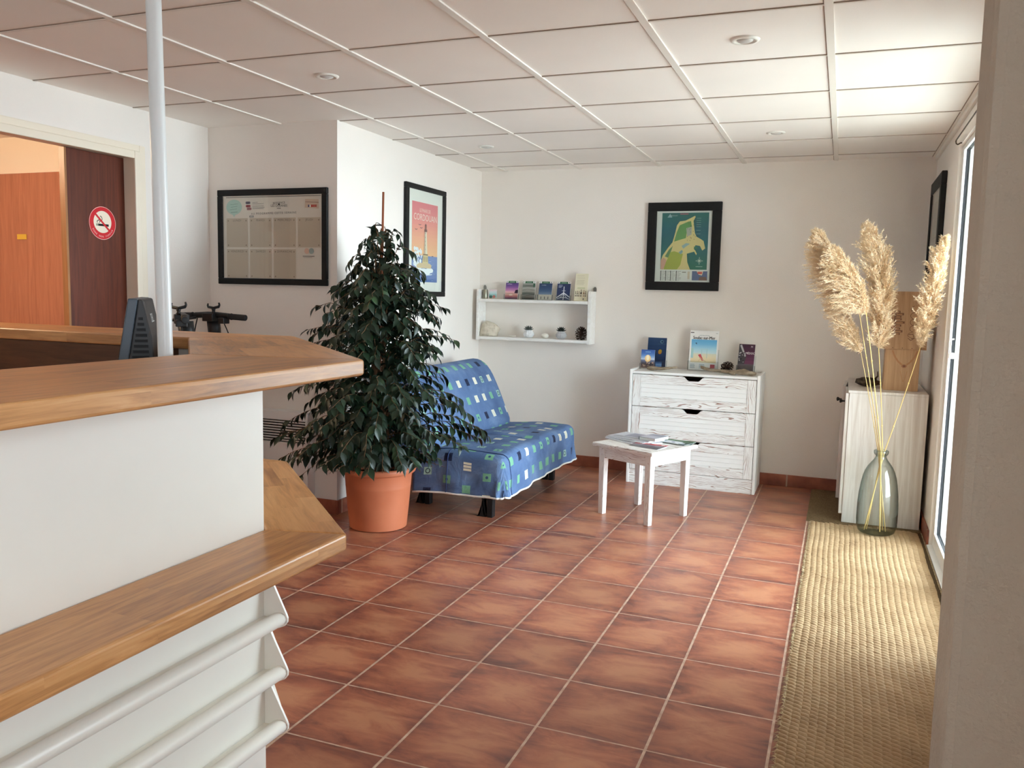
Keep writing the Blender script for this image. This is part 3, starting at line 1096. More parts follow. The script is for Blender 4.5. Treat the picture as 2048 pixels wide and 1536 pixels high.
# desk behind the counter and the monitor on it
dk = thing('desk', 'dark wooden work desk inside the counter', 'desk', (-1.9, 1.2, 0))
g = G()
g.prism([(-2.7, -0.4), (-1.42, -0.4), (-1.42, 1.40), (-1.72, 1.70), (-2.2, 2.25), (-2.7, 2.28)], 'z', 0.71, 0.735)
obj('desk_top', g, M_DARKWOOD, dk, bevel=0.003)
obj('side_panel', bx(-2.68, -2.655, -0.35, 2.2, 0, 0.7098), M_DARKWOOD, dk)
obj('side_panel', bx(-1.46, -1.435, -0.35, 1.35, 0, 0.7098), M_DARKWOOD, dk)

mo = Vector((-2.002, 1.8915, 0))
eL = Vector((-0.649, 0.760, 0)).normalized()
eB = Vector((0.760, 0.649, 0)).normalized()
mt = thing('computer_monitor', 'black computer monitor seen from behind, leaning beside the white post', 'monitor', mo + Vector((0, 0, 0.737)) + eL * 0.2)
xf = Matrix((eB, eL, Vector((0, 0, 1)))).transposed().to_4x4()
xf.translation = mo
M_BEZ = flat('slate_bezel', rgb(78, 88, 98), 0.45)
M_MON = flat('monitor_shell', rgb(50, 50, 51), 0.5)
g = G(); g.xf = xf
g.prism([(-0.034, 0.86), (-0.006, 0.86), (0.061, 1.2785), (0.034, 1.280)], 'y', 0, 0.44)
obj('bezel', g, M_BEZ, mt, bevel=0.003)
g = G(); g.xf = xf
g.prism([(-0.0355, 0.87), (-0.0345, 0.87), (0.0315, 1.268), (0.0305, 1.268)], 'y', 0.015, 0.425)
obj('screen', g, flat('dark_screen', rgb(16, 18, 20), 0.15), mt)
g = G(); g.xf = xf
shell = [(-0.004, 0.885), (0.062, 1.2788), (0.074, 1.276), (0.098, 1.165), (0.103, 1.09), (0.092, 0.98), (0.052, 0.90)]
g.prism(shell, 'y', 0.004, 0.075)
g.prism([(-0.004, 0.885), (0.062, 1.2788), (0.074, 1.276), (0.096, 1.165), (0.101, 1.09), (0.09, 0.98), (0.05, 0.90)], 'y', 0.0752, 0.40)
sh = obj('housing', g, M_MON, mt, bevel=0.004)
g = G(); g.xf = xf
for k in range(15):
    z = 0.985 + 0.0165 * k
    f0 = (z - 0.885) / (1.2788 - 0.885)
    xa = -0.004 + 0.066 * f0 + 0.010
    pr = [(1.276, 0.074), (1.165, 0.098), (1.09, 0.103), (0.98, 0.092)]
    xb = 0.09
    for (z1_, x1_), (z2_, x2_) in zip(pr, pr[1:]):
        if z2_ <= z <= z1_:
            xb = x2_ + (x1_ - x2_) * (z - z2_) / (z1_ - z2_)
    xb -= 0.013
    if xb - xa > 0.006:
        g.box(xa, xb, 0.0005, 0.0045, z, z + 0.0085)
obj('vent', g, M_RUBBER, sh)
g = G(); g.xf = xf
g.box(-0.045, -0.004, 0.18, 0.26, 0.75, 0.95)
g.box(-0.13, 0.015, 0.10, 0.34, 0.7365, 0.752)
obj('stand', g, M_MON, mt, bevel=0.004)
# maker's lettering on the sloping back
pa, pb = xf @ Vector((0.0745, 0.19, 1.276)), xf @ Vector((0.0965, 0.19, 1.165))
upv = (pa - pb).normalized()
a = Art(pa * 0.46 + pb * 0.54, eL, upv)
a.text('DELL', 0, 0, 0.040, (214, 214, 212), sx=1.1)
a.done('lettering', sh)

# ================================================================== SCOOTERS BEHIND THE COUNTER
def scooter(px0, py0, zb, turn, label, jaw=0.0):
    """px0, py0: stem top; front wheel towards local +y, turned by turn"""
    cx = cy = 0.0
    face = 1
    SX = Matrix.Translation((px0, py0, 0)) @ Matrix.Rotation(turn, 4, 'Z')
    def G():
        g_ = globals()['G']()
        g_.xf = SX
        return g_
    def bx(*a):
        g_ = G()
        g_.box(*a)
        return g_
    t = thing('kick_scooter', label, 'scooter', (px0, py0, 0), 'electric scooters behind the counter')
    X = lambda x, y, z: (cx + x, cy + y * face, z)
    fw = 0.17
    g = G()
    g.tube([X(0, fw * 0.75, 0.16), X(0, 0.03, zb - 0.05)], 0.027, 16)
    g.tube([X(0, 0.032, zb - 0.13), X(0, 0.02, zb - 0.02)], [0.034, 0.036], 16)
    obj('stem', g, M_BLACK, t, smooth=True)
    g = G()
    g.tube([X(-0.12, 0.012, zb), X(-0.03, 0.012, zb + 0.006), X(0.03, 0.012, zb + 0.006), X(0.12, 0.012, zb)], 0.0165, 14)
    g.tube([X(-0.235, 0.0, zb - 0.004), X(-0.11, 0.012, zb)], 0.012, 12)
    g.tube([X(0.11, 0.012, zb), X(0.235, 0.0, zb - 0.004)], 0.012, 12)
    g.box(cx - 0.035, cx + 0.035, cy - 0.03, cy + 0.035, zb - 0.03, zb + 0.015)
    h = obj('handlebar', g, M_BLACK, t, smooth=False, bevel=0.003)
    smooth_by_angle(h)
    for sg in (-1, 1):
        g = G()
        g.tube([X(sg * 0.125, 0.009, zb - 0.001), X(sg * 0.135, 0.008, zb - 0.001), X(sg * 0.14, 0.008, zb - 0.001), X(sg * 0.235, 0.0, zb - 0.004), X(sg * 0.238, 0, zb - 0.004)], [0.015, 0.019, 0.0165, 0.0165, 0.014], 14)
        smooth_by_angle(obj('grip', g, M_RUBBER, h))
        g = G()
        cp = []
        for k in range(11):
            f = k / 10
            cp.append(X(sg * (0.085 + 0.045 * math.sin(f * PI * 0.62)), -0.01 + 0.03 * f, zb - 0.015 - 0.19 * f))
        g.tube(cp, 0.0032, 6)
        obj('brake_cable', g, M_RUBBER, t, smooth=True)
    g = G()
    g.tube([X(-0.10, -0.005, zb - 0.012), X(-0.12, -0.045, zb - 0.02), X(-0.20, -0.05, zb - 0.022)], [0.008, 0.006, 0.005], 8)
    obj('brake_lever', g, M_BLACK, h)
    obj('horn_switch', bx(cx + 0.075, cx + 0.112, cy - 0.03, cy + 0.02, zb - 0.04, zb - 0.008), M_BLACK, h, bevel=0.003)
    # phone holder: ball joint and sprung jaws
    g = G()
    bx0 = 0.03
    jc, js = math.cos(jaw), math.sin(jaw)
    J = lambda d, z: X(bx0 + d * jc, -0.012 + d * js, z)
    g.tube([X(bx0, -0.012, zb + 0.012), X(bx0, -0.012, zb + 0.036)], [0.010, 0.008], 10)
    g.ball(X(bx0, -0.012, zb + 0.036), 0.0105, 12, 8)
    g.tube([J(-0.036, zb + 0.049), J(0, zb + 0.044), J(0.036, zb + 0.052)], 0.0075, 8)
    g.tube([J(-0.035, zb + 0.048), J(-0.040, zb + 0.058), J(-0.037, zb + 0.068)], [0.0065, 0.0055, 0.0045], 8)
    g.tube([J(0.035, zb + 0.051), J(0.041, zb + 0.062), J(0.037, zb + 0.074)], [0.0065, 0.0055, 0.0045], 8)
    obj('phone_holder', g, M_BLACK, h, smooth=True)
    g = G()
    g.box(-0.075, 0.075, -0.64, -0.10, 0.13, 0.16)
    obj('deck', g, M_BLACK, t, bevel=0.01)
    g = G()
    g.tube([X(0, -0.10, 0.145), X(0, 0.06, 0.20), X(0, 0.10, 0.34)], 0.03, 12)
    obj('neck', g, M_BLACK, t, smooth=True)
    for yy in (fw, -0.70):
        g = G()
        n = 28
        ring = [X(0, yy + 0.084 * math.cos(2 * PI * k / n), 0.1085 + 0.084 * math.sin(2 * PI * k / n)) for k in range(n + 1)]
        g.tube(ring, 0.0235, 10, False)
        w = obj('wheel', g, M_RUBBER, t, smooth=True)
        g = G()
        c = X(0, yy, 0.1085)
        g.tube([(c[0] - 0.03, c[1], c[2]), (c[0] + 0.03, c[1], c[2])], 0.035, 16)
        obj('hub', g, M_METAL, w, smooth=False)
scooter(-3.262, 3.74, 1.160, 0.0, 'black scooter handlebar showing its whole right grip, standing nearer the calendar wall')
scooter(-2.925, 3.15, 1.172, math.radians(-43), 'black scooter handlebar seen end on beside the white post, nearer the counter', math.radians(50))

# ================================================================== CONVECTOR HEATER
h = thing('convector_heater', 'white wall convector heater with slotted grille behind the plant', 'heater', (-3.25, YC, 0.1))
g = G()
g.box(-3.60, -2.862, YC - 0.075, YC - 0.001, 0.10, 0.415)
g.box(-3.60, -2.862, YC - 0.06, YC - 0.001, 0.415, 0.555)
g.box(-3.60, -2.862, YC - 0.075, YC - 0.001, 0.548, 0.60)
g.box(-2.88, -2.862, YC - 0.075, YC - 0.06, 0.415, 0.548)
obj('casing', g, M_PVC, h, bevel=0.003)
g = G()
for k in range(8):
    z = 0.424 + 0.0158 * k
    g.box(-3.60, -2.881, YC - 0.0735, YC - 0.0605, z, z + 0.006)
obj('grille', g, M_PVC, h)
obj('grille_slot_shade', bx(-3.60, -2.882, YC - 0.0602, YC - 0.0598, 0.416, 0.547), flat('painted_slot_shade', rgb(60, 54, 50), 0.8), h)  # dark sheet painted in for the shade between the slats

# ================================================================== POTTED FICUS
CXP, CYP = -2.375, 4.055
pf = thing('potted_ficus', 'tall dark green weeping fig in a terracotta pot beside the sofa', 'plant', (CXP, CYP, 0))
g = G()
g.lathe([(0.150, 0.0), (0.160, 0.004), (0.172, 0.12), (0.1815, 0.232), (0.1828, 0.236), (0.1826, 0.244), (0.187, 0.305), (0.190, 0.312), (0.206, 0.318), (0.211, 0.330), (0.208, 0.344), (0.200, 0.350), (0.190, 0.346), (0.184, 0.300), (0.17, 0.292)], (CXP, CYP, 0.0005), 56, True, False)
pot_m = NT('terracotta_plastic')
v_ = pot_m.coord()
pot_m.base(pot_m.ramp(pot_m.noise(v_, 5, 3), [(0.3, rgb(180, 102, 70)), (0.7, rgb(192, 114, 80))]))
pot_m.rough(0.5, 0.35)
smooth_by_angle(obj('pot', g, pot_m.m, pf), 40)
g = G()
def soilz(d):
    return 1 + 0.08 * mnoise.noise(d * 4)
g.ball((CXP, CYP, 0.285), (0.183, 0.183, 0.018), 28, 8, soilz)
sm = NT('potting_soil')
v_ = sm.coord()
sm.base(sm.ramp(sm.noise(v_, 60, 4), [(0.35, rgb(34, 26, 20)), (0.7, rgb(74, 58, 44))]))
sm.rough(0.95, 0.1)
sm.bump(sm.noise(v_, 70, 4), 0.8, 0.02)
obj('soil', g, sm.m, pf, smooth=True)
g = G()
g.tube([(CXP + 0.012, CYP, 0.25), (CXP + 0.008, CYP, 1.0), (CXP + 0.022, CYP - 0.004, 1.852)], [0.0075, 0.007, 0.006], 10)
obj('support_cane', g, flat('brown_cane', rgb(150, 88, 60), 0.5), pf, smooth=True)
rnd = random.Random(11)
bark = flat('ficus_bark', rgb(112, 84, 60), 0.8, 0.2)
g = G()
stems = []
for k in range(7):
    a = 2 * PI * k / 7 + 0.4
    r0 = 0.03 + 0.035 * rnd.random()
    top = 1.05 + 0.55 * rnd.random() if k else 1.66
    pts = []
    for i in range(9):
        f = i / 8
        rr_ = r0 * (1 - 0.72 * f) + 0.01
        tw = a + 1.6 * f
        pts.append((CXP + rr_ * math.cos(tw) + 0.005 * rnd.uniform(-1, 1), CYP + rr_ * math.sin(tw) + 0.005 * rnd.uniform(-1, 1), 0.28 + (top - 0.28) * f))
    g.tube(pts, [0.011 * (1 - 0.65 * i / 8) for i in range(9)], 8)
    stems.append(pts)
leafV, leafF = [], []
def add_leaf(p, d, nrm, L, W):
    """pointed leaf with drawn-out tip, folded along the midrib and curling down"""
    d = d.normalized()
    side = d.cross(nrm)
    if side.length < 1e-4:
        side = d.cross(Vector((1, 0, 0)))
    side.normalize()
    n = side.cross(d).normalized()
    b = len(leafV)
    prof = [(0.0, 0.04), (0.12, 0.55), (0.32, 0.96), (0.52, 0.92), (0.72, 0.55), (0.86, 0.18), (1.0, 0.0)]
    for t_, w_ in prof:
        c = p + d * (L * t_) - n * (L * 0.22 * t_ * t_)
        leafV.append(c)
        if 0 < t_ < 1 or t_ == 0:
            leafV.append(c + side * (W * w_ * 0.5) + n * (W * w_ * 0.16))
            leafV.append(c - side * (W * w_ * 0.5) + n * (W * w_ * 0.16))
    m = len(prof) - 1
    for i in range(m - 1):
        a0, a1 = b + 3 * i, b + 3 * (i + 1)
        leafF.append((a0, a0 + 1, a1 + 1, a1))
        leafF.append((a0, a1, a1 + 2, a0 + 2))
    a0 = b + 3 * (m - 1)
    leafF.append((a0, a0 + 1, b + 3 * m))
    leafF.append((a0, b + 3 * m, a0 + 2))
def reach(z):
    tab = [(0.30, 0.24), (0.42, 0.44), (0.52, 0.54), (0.66, 0.57), (0.80, 0.50), (0.92, 0.46), (1.08, 0.40), (1.20, 0.35), (1.32, 0.29), (1.45, 0.235), (1.55, 0.20), (1.64, 0.14), (1.72, 0.05)]
    if z <= tab[0][0]:
        return tab[0][1]
    for (a, ra), (b, rb) in zip(tab, tab[1:]):
        if z <= b:
            return ra + (rb - ra) * (z - a) / (b - a)
    return 0.03
def allowed(p):
    if p.y > YC - 0.09 and p.x < XP + 0.02:
        return False
    if p.x < XP + 0.02 and p.y > YC - 0.09:
        return False
    if p.y > YC and p.x < XP + 0.06:
        return False
    if p.x < -2.84 and p.y > YC - 0.16 and p.z < 0.64:
        return False
    if p.y > 4.20 and p.z < 0.50:
        return False
    if p.y > 4.33 and p.z < 0.90:
        return False
    # keep clear of the counter
    if p.x + p.y < 0.98 and p.z < 1.2 and p.y < 2.7:
        return False
    if p.z < 0.362 and p.x > CXP - 0.24:
        return False
    return p.z > 0.12
NB = 380
for bi in range(NB):
    f = (bi + 0.5) / NB
    zt = 0.33 + 1.38 * f ** 1.30
    az = bi * 2.39996 + rnd.uniform(-0.25, 0.25)
    if zt > 1.48 and bi % 3 != 0:
        continue
    if 0.90 < zt < 1.0 and bi % 2:
        continue
    R = reach(zt) * rnd.uniform(0.50, 1.10)
    if zt > 1.5:
        R *= 0.9
    rise = rnd.uniform(0.10, 0.26) if zt > 0.6 else rnd.uniform(0.05, 0.18)
    z0 = max(0.31, zt - rise)
    o_ = Vector((CXP + 0.02 * math.cos(az), CYP + 0.02 * math.sin(az), z0))
    dirh = Vector((math.cos(az), math.sin(az), 0))
    droop = rnd.uniform(0.04, 0.13) * (1.2 if zt < 0.8 else 0.9)
    pts = []
    N = 9
    for i in range(N):
        t_ = i / (N - 1)
        pts.append(o_ + dirh * (R * t_) + Vector((0, 0, rise * math.sin(min(1.0, t_ * 1.35) * PI / 2) * 1.0 - droop * max(0, t_ - 0.45) ** 1.6 * 2.2)) + Vector((rnd.uniform(-1, 1), rnd.uniform(-1, 1), rnd.uniform(-1, 1))) * 0.006)
    # stop a branch where it would enter a wall
    ok = [p for p in pts if allowed(p)]
    if len(ok) < 4:
        continue
    pts = ok
    g.tube(pts, [0.0028 * (1 - 0.7 * i / len(pts)) for i in range(len(pts))], 5, False)
    side = 1
    total = sum((pts[i + 1] - pts[i]).length for i in range(len(pts) - 1))
    step = 0.0185
    s_ = total * 0.22
    while s_ < total:
        acc = 0
        for i in range(len(pts) - 1):
            seg = (pts[i + 1] - pts[i]).length
            if acc + seg >= s_:
                q = pts[i].lerp(pts[i + 1], (s_ - acc) / seg)
                tdir = (pts[i + 1] - pts[i]).normalized()
                break
            acc += seg
        else:
            q, tdir = pts[-1], (pts[-1] - pts[-2]).normalized()
        lat = tdir.cross(Vector((0, 0, 1)))
        if lat.length < 1e-3:
            lat = Vector((1, 0, 0))
        lat.normalize()
        d = tdir * rnd.uniform(0.3, 1.1) + lat * side * rnd.uniform(0.35, 1.05) + Vector((0, 0, -rnd.uniform(0.15, 1.2)))
        L = rnd.uniform(0.050, 0.080) * (0.95 if zt > 1.4 else 1)
        tip = q + d.normalized() * L
        if allowed(tip) and allowed(q + d.normalized() * L * 0.6):
            nn = Vector((rnd.uniform(-0.5, 0.5), rnd.uniform(-0.5, 0.5), 1)) + dirh * rnd.uniform(0.1, 0.9)
            add_leaf(q, d, nn, L, L * rnd.uniform(0.42, 0.54))
        side *= -1
        s_ += step * rnd.uniform(0.75, 1.3)
smooth_by_angle(obj('trunk', g, bark, pf, fixn=False), 60)
off = OFF[pf.name]
me = bpy.data.meshes.new('foliage')
me.from_pydata([tuple(p - off) for p in leafV], [], leafF)
fo = bpy.data.objects.new('foliage', me)
COL.objects.link(fo)
fo.parent = pf
OFF[fo.name] = off
lm = NT('ficus_leaf')
v_ = lm.coord()
c_ = lm.ramp(lm.noise(v_, 9, 2), [(0.25, rgb(18, 30, 20)), (0.6, rgb(28, 46, 30)), (0.85, rgb(54, 82, 44))])
lm.base(c_)
lm.rough(0.40, 0.35)
me.materials.append(lm.m)
for p in me.polygons:
    p.use_smooth = True

# ================================================================== BLUE SOFA BED
def sofa_fabric():
    t = NT('blue_patterned_cotton')
    tc = t.n('ShaderNodeTexCoord')
    sp = t.n('ShaderNodeSeparateXYZ')
    t.l(tc.outputs['UV'], sp.inputs[0])
    cu_, cv_ = 0.128, 0.126
    fv = t.math('DIVIDE', sp.outputs[1], cv_)
    rowi = t.math('FLOOR', fv)
    sh_ = t.math('MULTIPLY', t.math('FRACT', t.math('MULTIPLY', rowi, 0.37)), 1.0)
    fu = t.math('ADD', t.math('DIVIDE', sp.outputs[0], cu_), sh_)
    ui = t.math('SUBTRACT', t.math('FRACT', fu), 0.5)
    vi = t.math('SUBTRACT', t.math('FRACT', fv), 0.5)
    au, av = t.math('ABSOLUTE', ui), t.math('ABSOLUTE', vi)
    inside = t.math('MULTIPLY', t.math('LESS_THAN', au, 0.185), t.math('LESS_THAN', av, 0.20))
    cell = t.n('ShaderNodeCombineXYZ')
    t.l(t.math('FLOOR', fu), cell.inputs[0])
    t.l(rowi, cell.inputs[1])
    wn_ = t.n('ShaderNodeTexWhiteNoise', noise_dimensions='3D')
    t.l(cell.outputs[0], wn_.inputs['Vector'])
    k = wn_.outputs['Value']
    rp = t.n('ShaderNodeValToRGB')
    rp.color_ramp.interpolation = 'CONSTANT'
    es = rp.color_ramp.elements
    es[0].position = 0.0; es[0].color = rgb(116, 172, 142)
    es[1].position = 0.60; es[1].color = rgb(232, 230, 208)
    e = es.new(0.80); e.color = rgb(38, 48, 78)
    e = es.new(0.92); e.color = rgb(150, 186, 176)
    t.l(k, rp.inputs[0])
    # motifs: bars across the cream squares, a dark dot in some green ones
    cream = t.math('MULTIPLY', t.math('GREATER_THAN', k, 0.60), t.math('LESS_THAN', k, 0.80))
    bars = t.math('LESS_THAN', t.math('ABSOLUTE', t.math('SUBTRACT', t.math('FRACT', t.math('MULTIPLY', ui, 7.0)), 0.5)), 0.10)
    barm = t.math('MULTIPLY', cream, bars)
    rad = t.math('ADD', t.math('POWER', ui, 2.0), t.math('POWER', vi, 2.0))
    dot = t.math('MULTIPLY', t.math('LESS_THAN', rad, 0.0045), t.math('LESS_THAN', k, 0.2))
    ring = t.math('MULTIPLY', t.math('LESS_THAN', t.math('ABSOLUTE', t.math('SUBTRACT', rad, 0.012)), 0.004), t.math('GREATER_THAN', k, 0.80))
    nb = t.noise(tc.outputs['UV'], 5, 4, 0.6, 0.4)
    nf = t.noise(tc.outputs['UV'], 260, 2)
    blue = t.ramp(t.math('ADD', nb, t.math('MULTIPLY', t.math('SUBTRACT', nf, 0.5), 0.12)), [(0.25, rgb(70, 92, 132)), (0.5, rgb(88, 114, 154)), (0.78, rgb(118, 142, 178))])
    c1_ = t.mix(inside, blue, rp.outputs[0])
    c2_ = t.mix(t.math('MULTIPLY', inside, t.math('MAXIMUM', barm, dot)), c1_, rgb(60, 84, 130))
    c3_ = t.mix(t.math('MULTIPLY', inside, ring), c2_, rgb(24, 30, 50))
    t.base(c3_)
    t.rough(0.75, 0.25)
    mp = t.n('ShaderNodeMapping')
    mp.inputs['Scale'].default_value = (5, 5, 5)
    t.l(tc.outputs['UV'], mp.inputs[0])
    t.bump(t.noise(mp.outputs[0], 1.6, 4, 0.6, 0.8), 0.35, 0.03)
    return t.m
M_SOFA = sofa_fabric()
M_PIPE = flat('white_piping', rgb(234, 232, 226), 0.6)
M_SEAM = flat('dark_seam', rgb(42, 62, 104), 0.8)
sf = thing('sofa_bed', 'blue patterned armless sofa bed with white piped hem against the pier wall', 'sofa', (-2.15, 5.0, 0))
SX0, SX1, SY0, SY1, SZ = -2.30, -1.775, 4.39, 5.63, 0.425
rs = 0.055
def seat_pt(px_, py_):
    cx_, cy_ = min(px_, SX1), min(max(py_, SY0), SY1)
    vx, vy = px_ - cx_, py_ - cy_
    L = max(abs(vx), abs(vy))
    z = SZ + 0.012 * mnoise.noise(Vector((px_ * 4, py_ * 4, 2)))
    # saddle towards the backrest, slight crown in the middle
    fx = (cx_ - SX0) / (SX1 - SX0)
    z += -0.045 * (1 - fx) ** 2 - 0.02 * fx + 0.012 * math.sin(PI * (cy_ - SY0) / (SY1 - SY0))
    z -= 0.012 * math.exp(-((cy_ - 4.98) / 0.03) ** 2) * (1 if L < 0.02 else 0.4)
    if L < 1e-6:
        return Vector((cx_, cy_, z))
    dv = Vector((vx, vy, 0)).normalized()
    h = rs * PI / 2
    if L < h:
        out, dn = rs * math.sin(L / rs), rs * (1 - math.cos(L / rs))
    else:
        s2 = L - h
        out, dn = rs + 0.10 * s2, rs + s2 * 0.985
        tang = px_ * (-dv.y) + py_ * dv.x
        out += (0.003 * math.sin(tang * 30) + 0.014 * mnoise.noise(Vector((px_ * 9, py_ * 9, 5)))) * min(1, s2 / 0.12)
    return Vector((cx_, cy_, z - dn)) + dv * out
LF = 0.275                                  # drop of the cover
pa0, pa1, pb0, pb1 = SX0, SX1 + LF, SY0 - LF, SY1 + LF
g = G()
g.grid(lambda u, v: seat_pt(pa0 + (pa1 - pa0) * u, pb0 + (pb1 - pb0) * v), 56, 120, lambda u, v: (pb0 + (pb1 - pb0) * v, pa0 + (pa1 - pa0) * u))
so = obj('seat_cover', g, M_SOFA, sf, smooth=True)
sol = so.modifiers.new('cloth', 'SOLIDIFY'); sol.thickness = 0.006; sol.offset = -1
g = G()
hem = [seat_pt(pa0 + (pa1 - pa0) * i / 24, pb0) for i in range(25)]
hem += [seat_pt(pa1, pb0 + (pb1 - pb0) * i / 60) for i in range(1, 61)]
hem += [seat_pt(pa1 - (pa1 - pa0) * i / 24, pb1) for i in range(1, 25)]
g.tube(hem, 0.0058, 8)
obj('piping', g, M_PIPE, so, smooth=True)
g = G()
up_ = Vector((0, 0, 0.002))
g.tube([seat_pt(SX0 + (pa1 - SX0) * i / 40, SY0 + 0.015) + up_ for i in range(41)], 0.0032, 6)
obj('seam', g, M_SEAM, so, smooth=True)
g = G()
g.tube([seat_pt(-2.08, SY0 - LF * i / 16) - Vector((0, 0.002, 0)) for i in range(17)], 0.0032, 6)
obj('seam', g, M_SEAM, so, smooth=True)
g = G()
g.tube([seat_pt(SX0 + (SX1 - SX0) * i / 30, 4.98) + up_ for i in range(26)], 0.0028, 6)
obj('seam', g, M_SEAM, so, smooth=True)
# backrest: a leaning padded slab with a rounded top, softly rounded ends
prof = [(-2.165, 0.375), (-2.215, 0.47), (-2.262, 0.57), (-2.308, 0.67), (-2.348, 0.75), (-2.385, 0.803), (-2.435, 0.838), (-2.49, 0.848), (-2.545, 0.830), (-2.585, 0.785), (-2.60, 0.72), (-2.59, 0.60), (-2.565, 0.45), (-2.53, 0.34), (-2.44, 0.30), (-2.28, 0.31)]
mid = Vector((-2.40, 0.56))
BY0, BY1 = 4.375, 5.655
ny = 46
g = G()
lay = g.bm.loops.layers.uv.verify()
arc = [0]
for a_, b_ in zip(prof, prof[1:] + prof[:1]):
    arc.append(arc[-1] + math.hypot(a_[0] - b_[0], a_[1] - b_[1]))
def end_scale(t_):
    d = min(t_, 1 - t_) * (BY1 - BY0)
    if d >= 0.06:
        return 1.0
    return 0.80 + 0.20 * math.sqrt(max(0, 1 - (1 - d / 0.06) ** 2))
rings = []
for j in range(ny + 1):
    t_ = j / ny
    t_ = 0.5 - 0.5 * math.cos(t_ * PI) if False else t_
    y = BY0 + (BY1 - BY0) * t_
    k = end_scale(t_)
    ring = []
    for (p, q) in prof:
        w_ = 0.010 * mnoise.noise(Vector((p * 5, y * 4, q * 5)))
        ring.append(g.v((mid.x + (p - mid.x) * k + w_, y, mid.y + (q - mid.y) * k + w_ * 0.5)))
    rings.append(ring)
n = len(prof)
for j in range(ny):
    for i in range(n):
        fc = g.f([rings[j][i], rings[j + 1][i], rings[j + 1][(i + 1) % n], rings[j][(i + 1) % n]])
        ys = [BY0 + (BY1 - BY0) * jj / ny for jj in (j, j + 1)]
        for lp, uvv in zip(fc.loops, ((ys[0], arc[i]), (ys[1], arc[i]), (ys[1], arc[i + 1]), (ys[0], arc[i + 1]))):
            lp[lay].uv = (uvv[0] + 0.03, uvv[1] + 0.06)
for rg, rev in ((rings[0], True), (rings[-1], False)):
    fc = g.f(rg[::-1] if rev else rg)
    for lp in fc.loops:
        lp[lay].uv = (lp.vert.co.x, lp.vert.co.z)
bk = obj('backrest', g, M_SOFA, sf, smooth=True)
ss = bk.modifiers.new('soft', 'SUBSURF'); ss.levels = 1; ss.render_levels = 1
g = G()
g.box(-2.42, -1.82, 4.45, 5.70, 0.255, 0.30)
obj('base_frame', g, M_BLACK, sf, bevel=0.004)
for (lx, ly) in ((-1.885, 4.50), (-1.885, 5.62), (-2.36, 4.62), (-2.36, 5.60)):
    g = G()
    g.prism([(lx - 0.035, 0.254), (lx + 0.035, 0.254), (lx + 0.033, 0.0), (lx - 0.002, 0.0), (lx - 0.004, 0.10)], 'y', ly - 0.022, ly + 0.022)
    g.prism([(lx - 0.055, 0.254), (lx - 0.036, 0.254), (lx - 0.034, 0.10), (lx - 0.052, 0.012), (lx - 0.075, 0.0), (lx - 0.010, 0.0), (lx - 0.024, 0.02)], 'y', ly - 0.018, ly + 0.018)
    obj('leg', g, M_BLACK, sf, bevel=0.003)

# ================================================================== COFFEE TABLE
tcx, tcy, tz = -1.062, 4.962, 0.44
ang = math.radians(-25.5)
tr = Matrix.Translation((tcx, tcy, 0)) @ Matrix.Rotation(ang, 4, 'Z')
tb = thing('coffee_table', 'small square white limewashed coffee table strewn with leaflets', 'table', (tcx, tcy, 0))
def tobj(name, fn, mat, par, bevel=0.002):
    """build in the table's own turned frame so the grain follows it"""
    g = G()
    fn(g)
    bm = g.bm
    bmesh.ops.recalc_face_normals(bm, faces=bm.faces)
    me = bpy.data.meshes.new(name)
    bm.to_mesh(me); bm.free()
    o = bpy.data.objects.new(name, me)
    COL.objects.link(o)
    me.materials.append(mat)
    o.parent = par
    o.rotation_euler = (0, 0, ang)
    OFF[o.name] = OFF[par.name]
    b = o.modifiers.new('bevel', 'BEVEL'); b.width = bevel; b.segments = 2; b.limit_method = 'ANGLE'
    return o
H_ = 0.225
tobj('table_top', lambda g: g.box(-H_, H_, -H_, H_, tz - 0.022, tz), M_LIME_TOP, tb, 0.004)
q = 0.195
lw = 0.042
for sx in (-1, 1):
    for sy in (-1, 1):
        def leg(g, sx=sx, sy=sy):
            a0, a1 = sorted((sx * q, sx * (q - lw)))
            b0, b1 = sorted((sy * q, sy * (q - lw)))
            top = [g.v((x, y, tz - 0.0225)) for x, y in ((a0, b0), (a1, b0), (a1, b1), (a0, b1))]
            k = 0.004
            bot = [g.v((x, y, 0.0005)) for x, y in ((a0 + k, b0 + k), (a1 - k, b0 + k), (a1 - k, b1 - k), (a0 + k, b1 - k))]
            for i in range(4):
                g.f([top[i], bot[i], bot[(i + 1) % 4], top[(i + 1) % 4]])
            g.f(top); g.f(bot)
        tobj('leg', leg, M_TABLE, tb, 0.002)
e = q - lw - 0.0005
tobj('apron', lambda g: g.box(-e, e, -q + 0.004, -q + 0.022, tz - 0.092, tz - 0.0225), M_LIME_H, tb)
tobj('apron', lambda g: g.box(-e, e, q - 0.022, q - 0.004, tz - 0.092, tz - 0.0225), M_LIME_H, tb)
tobj('apron', lambda g: g.box(-q + 0.004, -q + 0.022, -e, e, tz - 0.092, tz - 0.0225), M_LIME_PLAIN, tb)
tobj('apron', lambda g: g.box(q - 0.022, q - 0.004, -e, e, tz - 0.092, tz - 0.0225), M_LIME_PLAIN, tb)

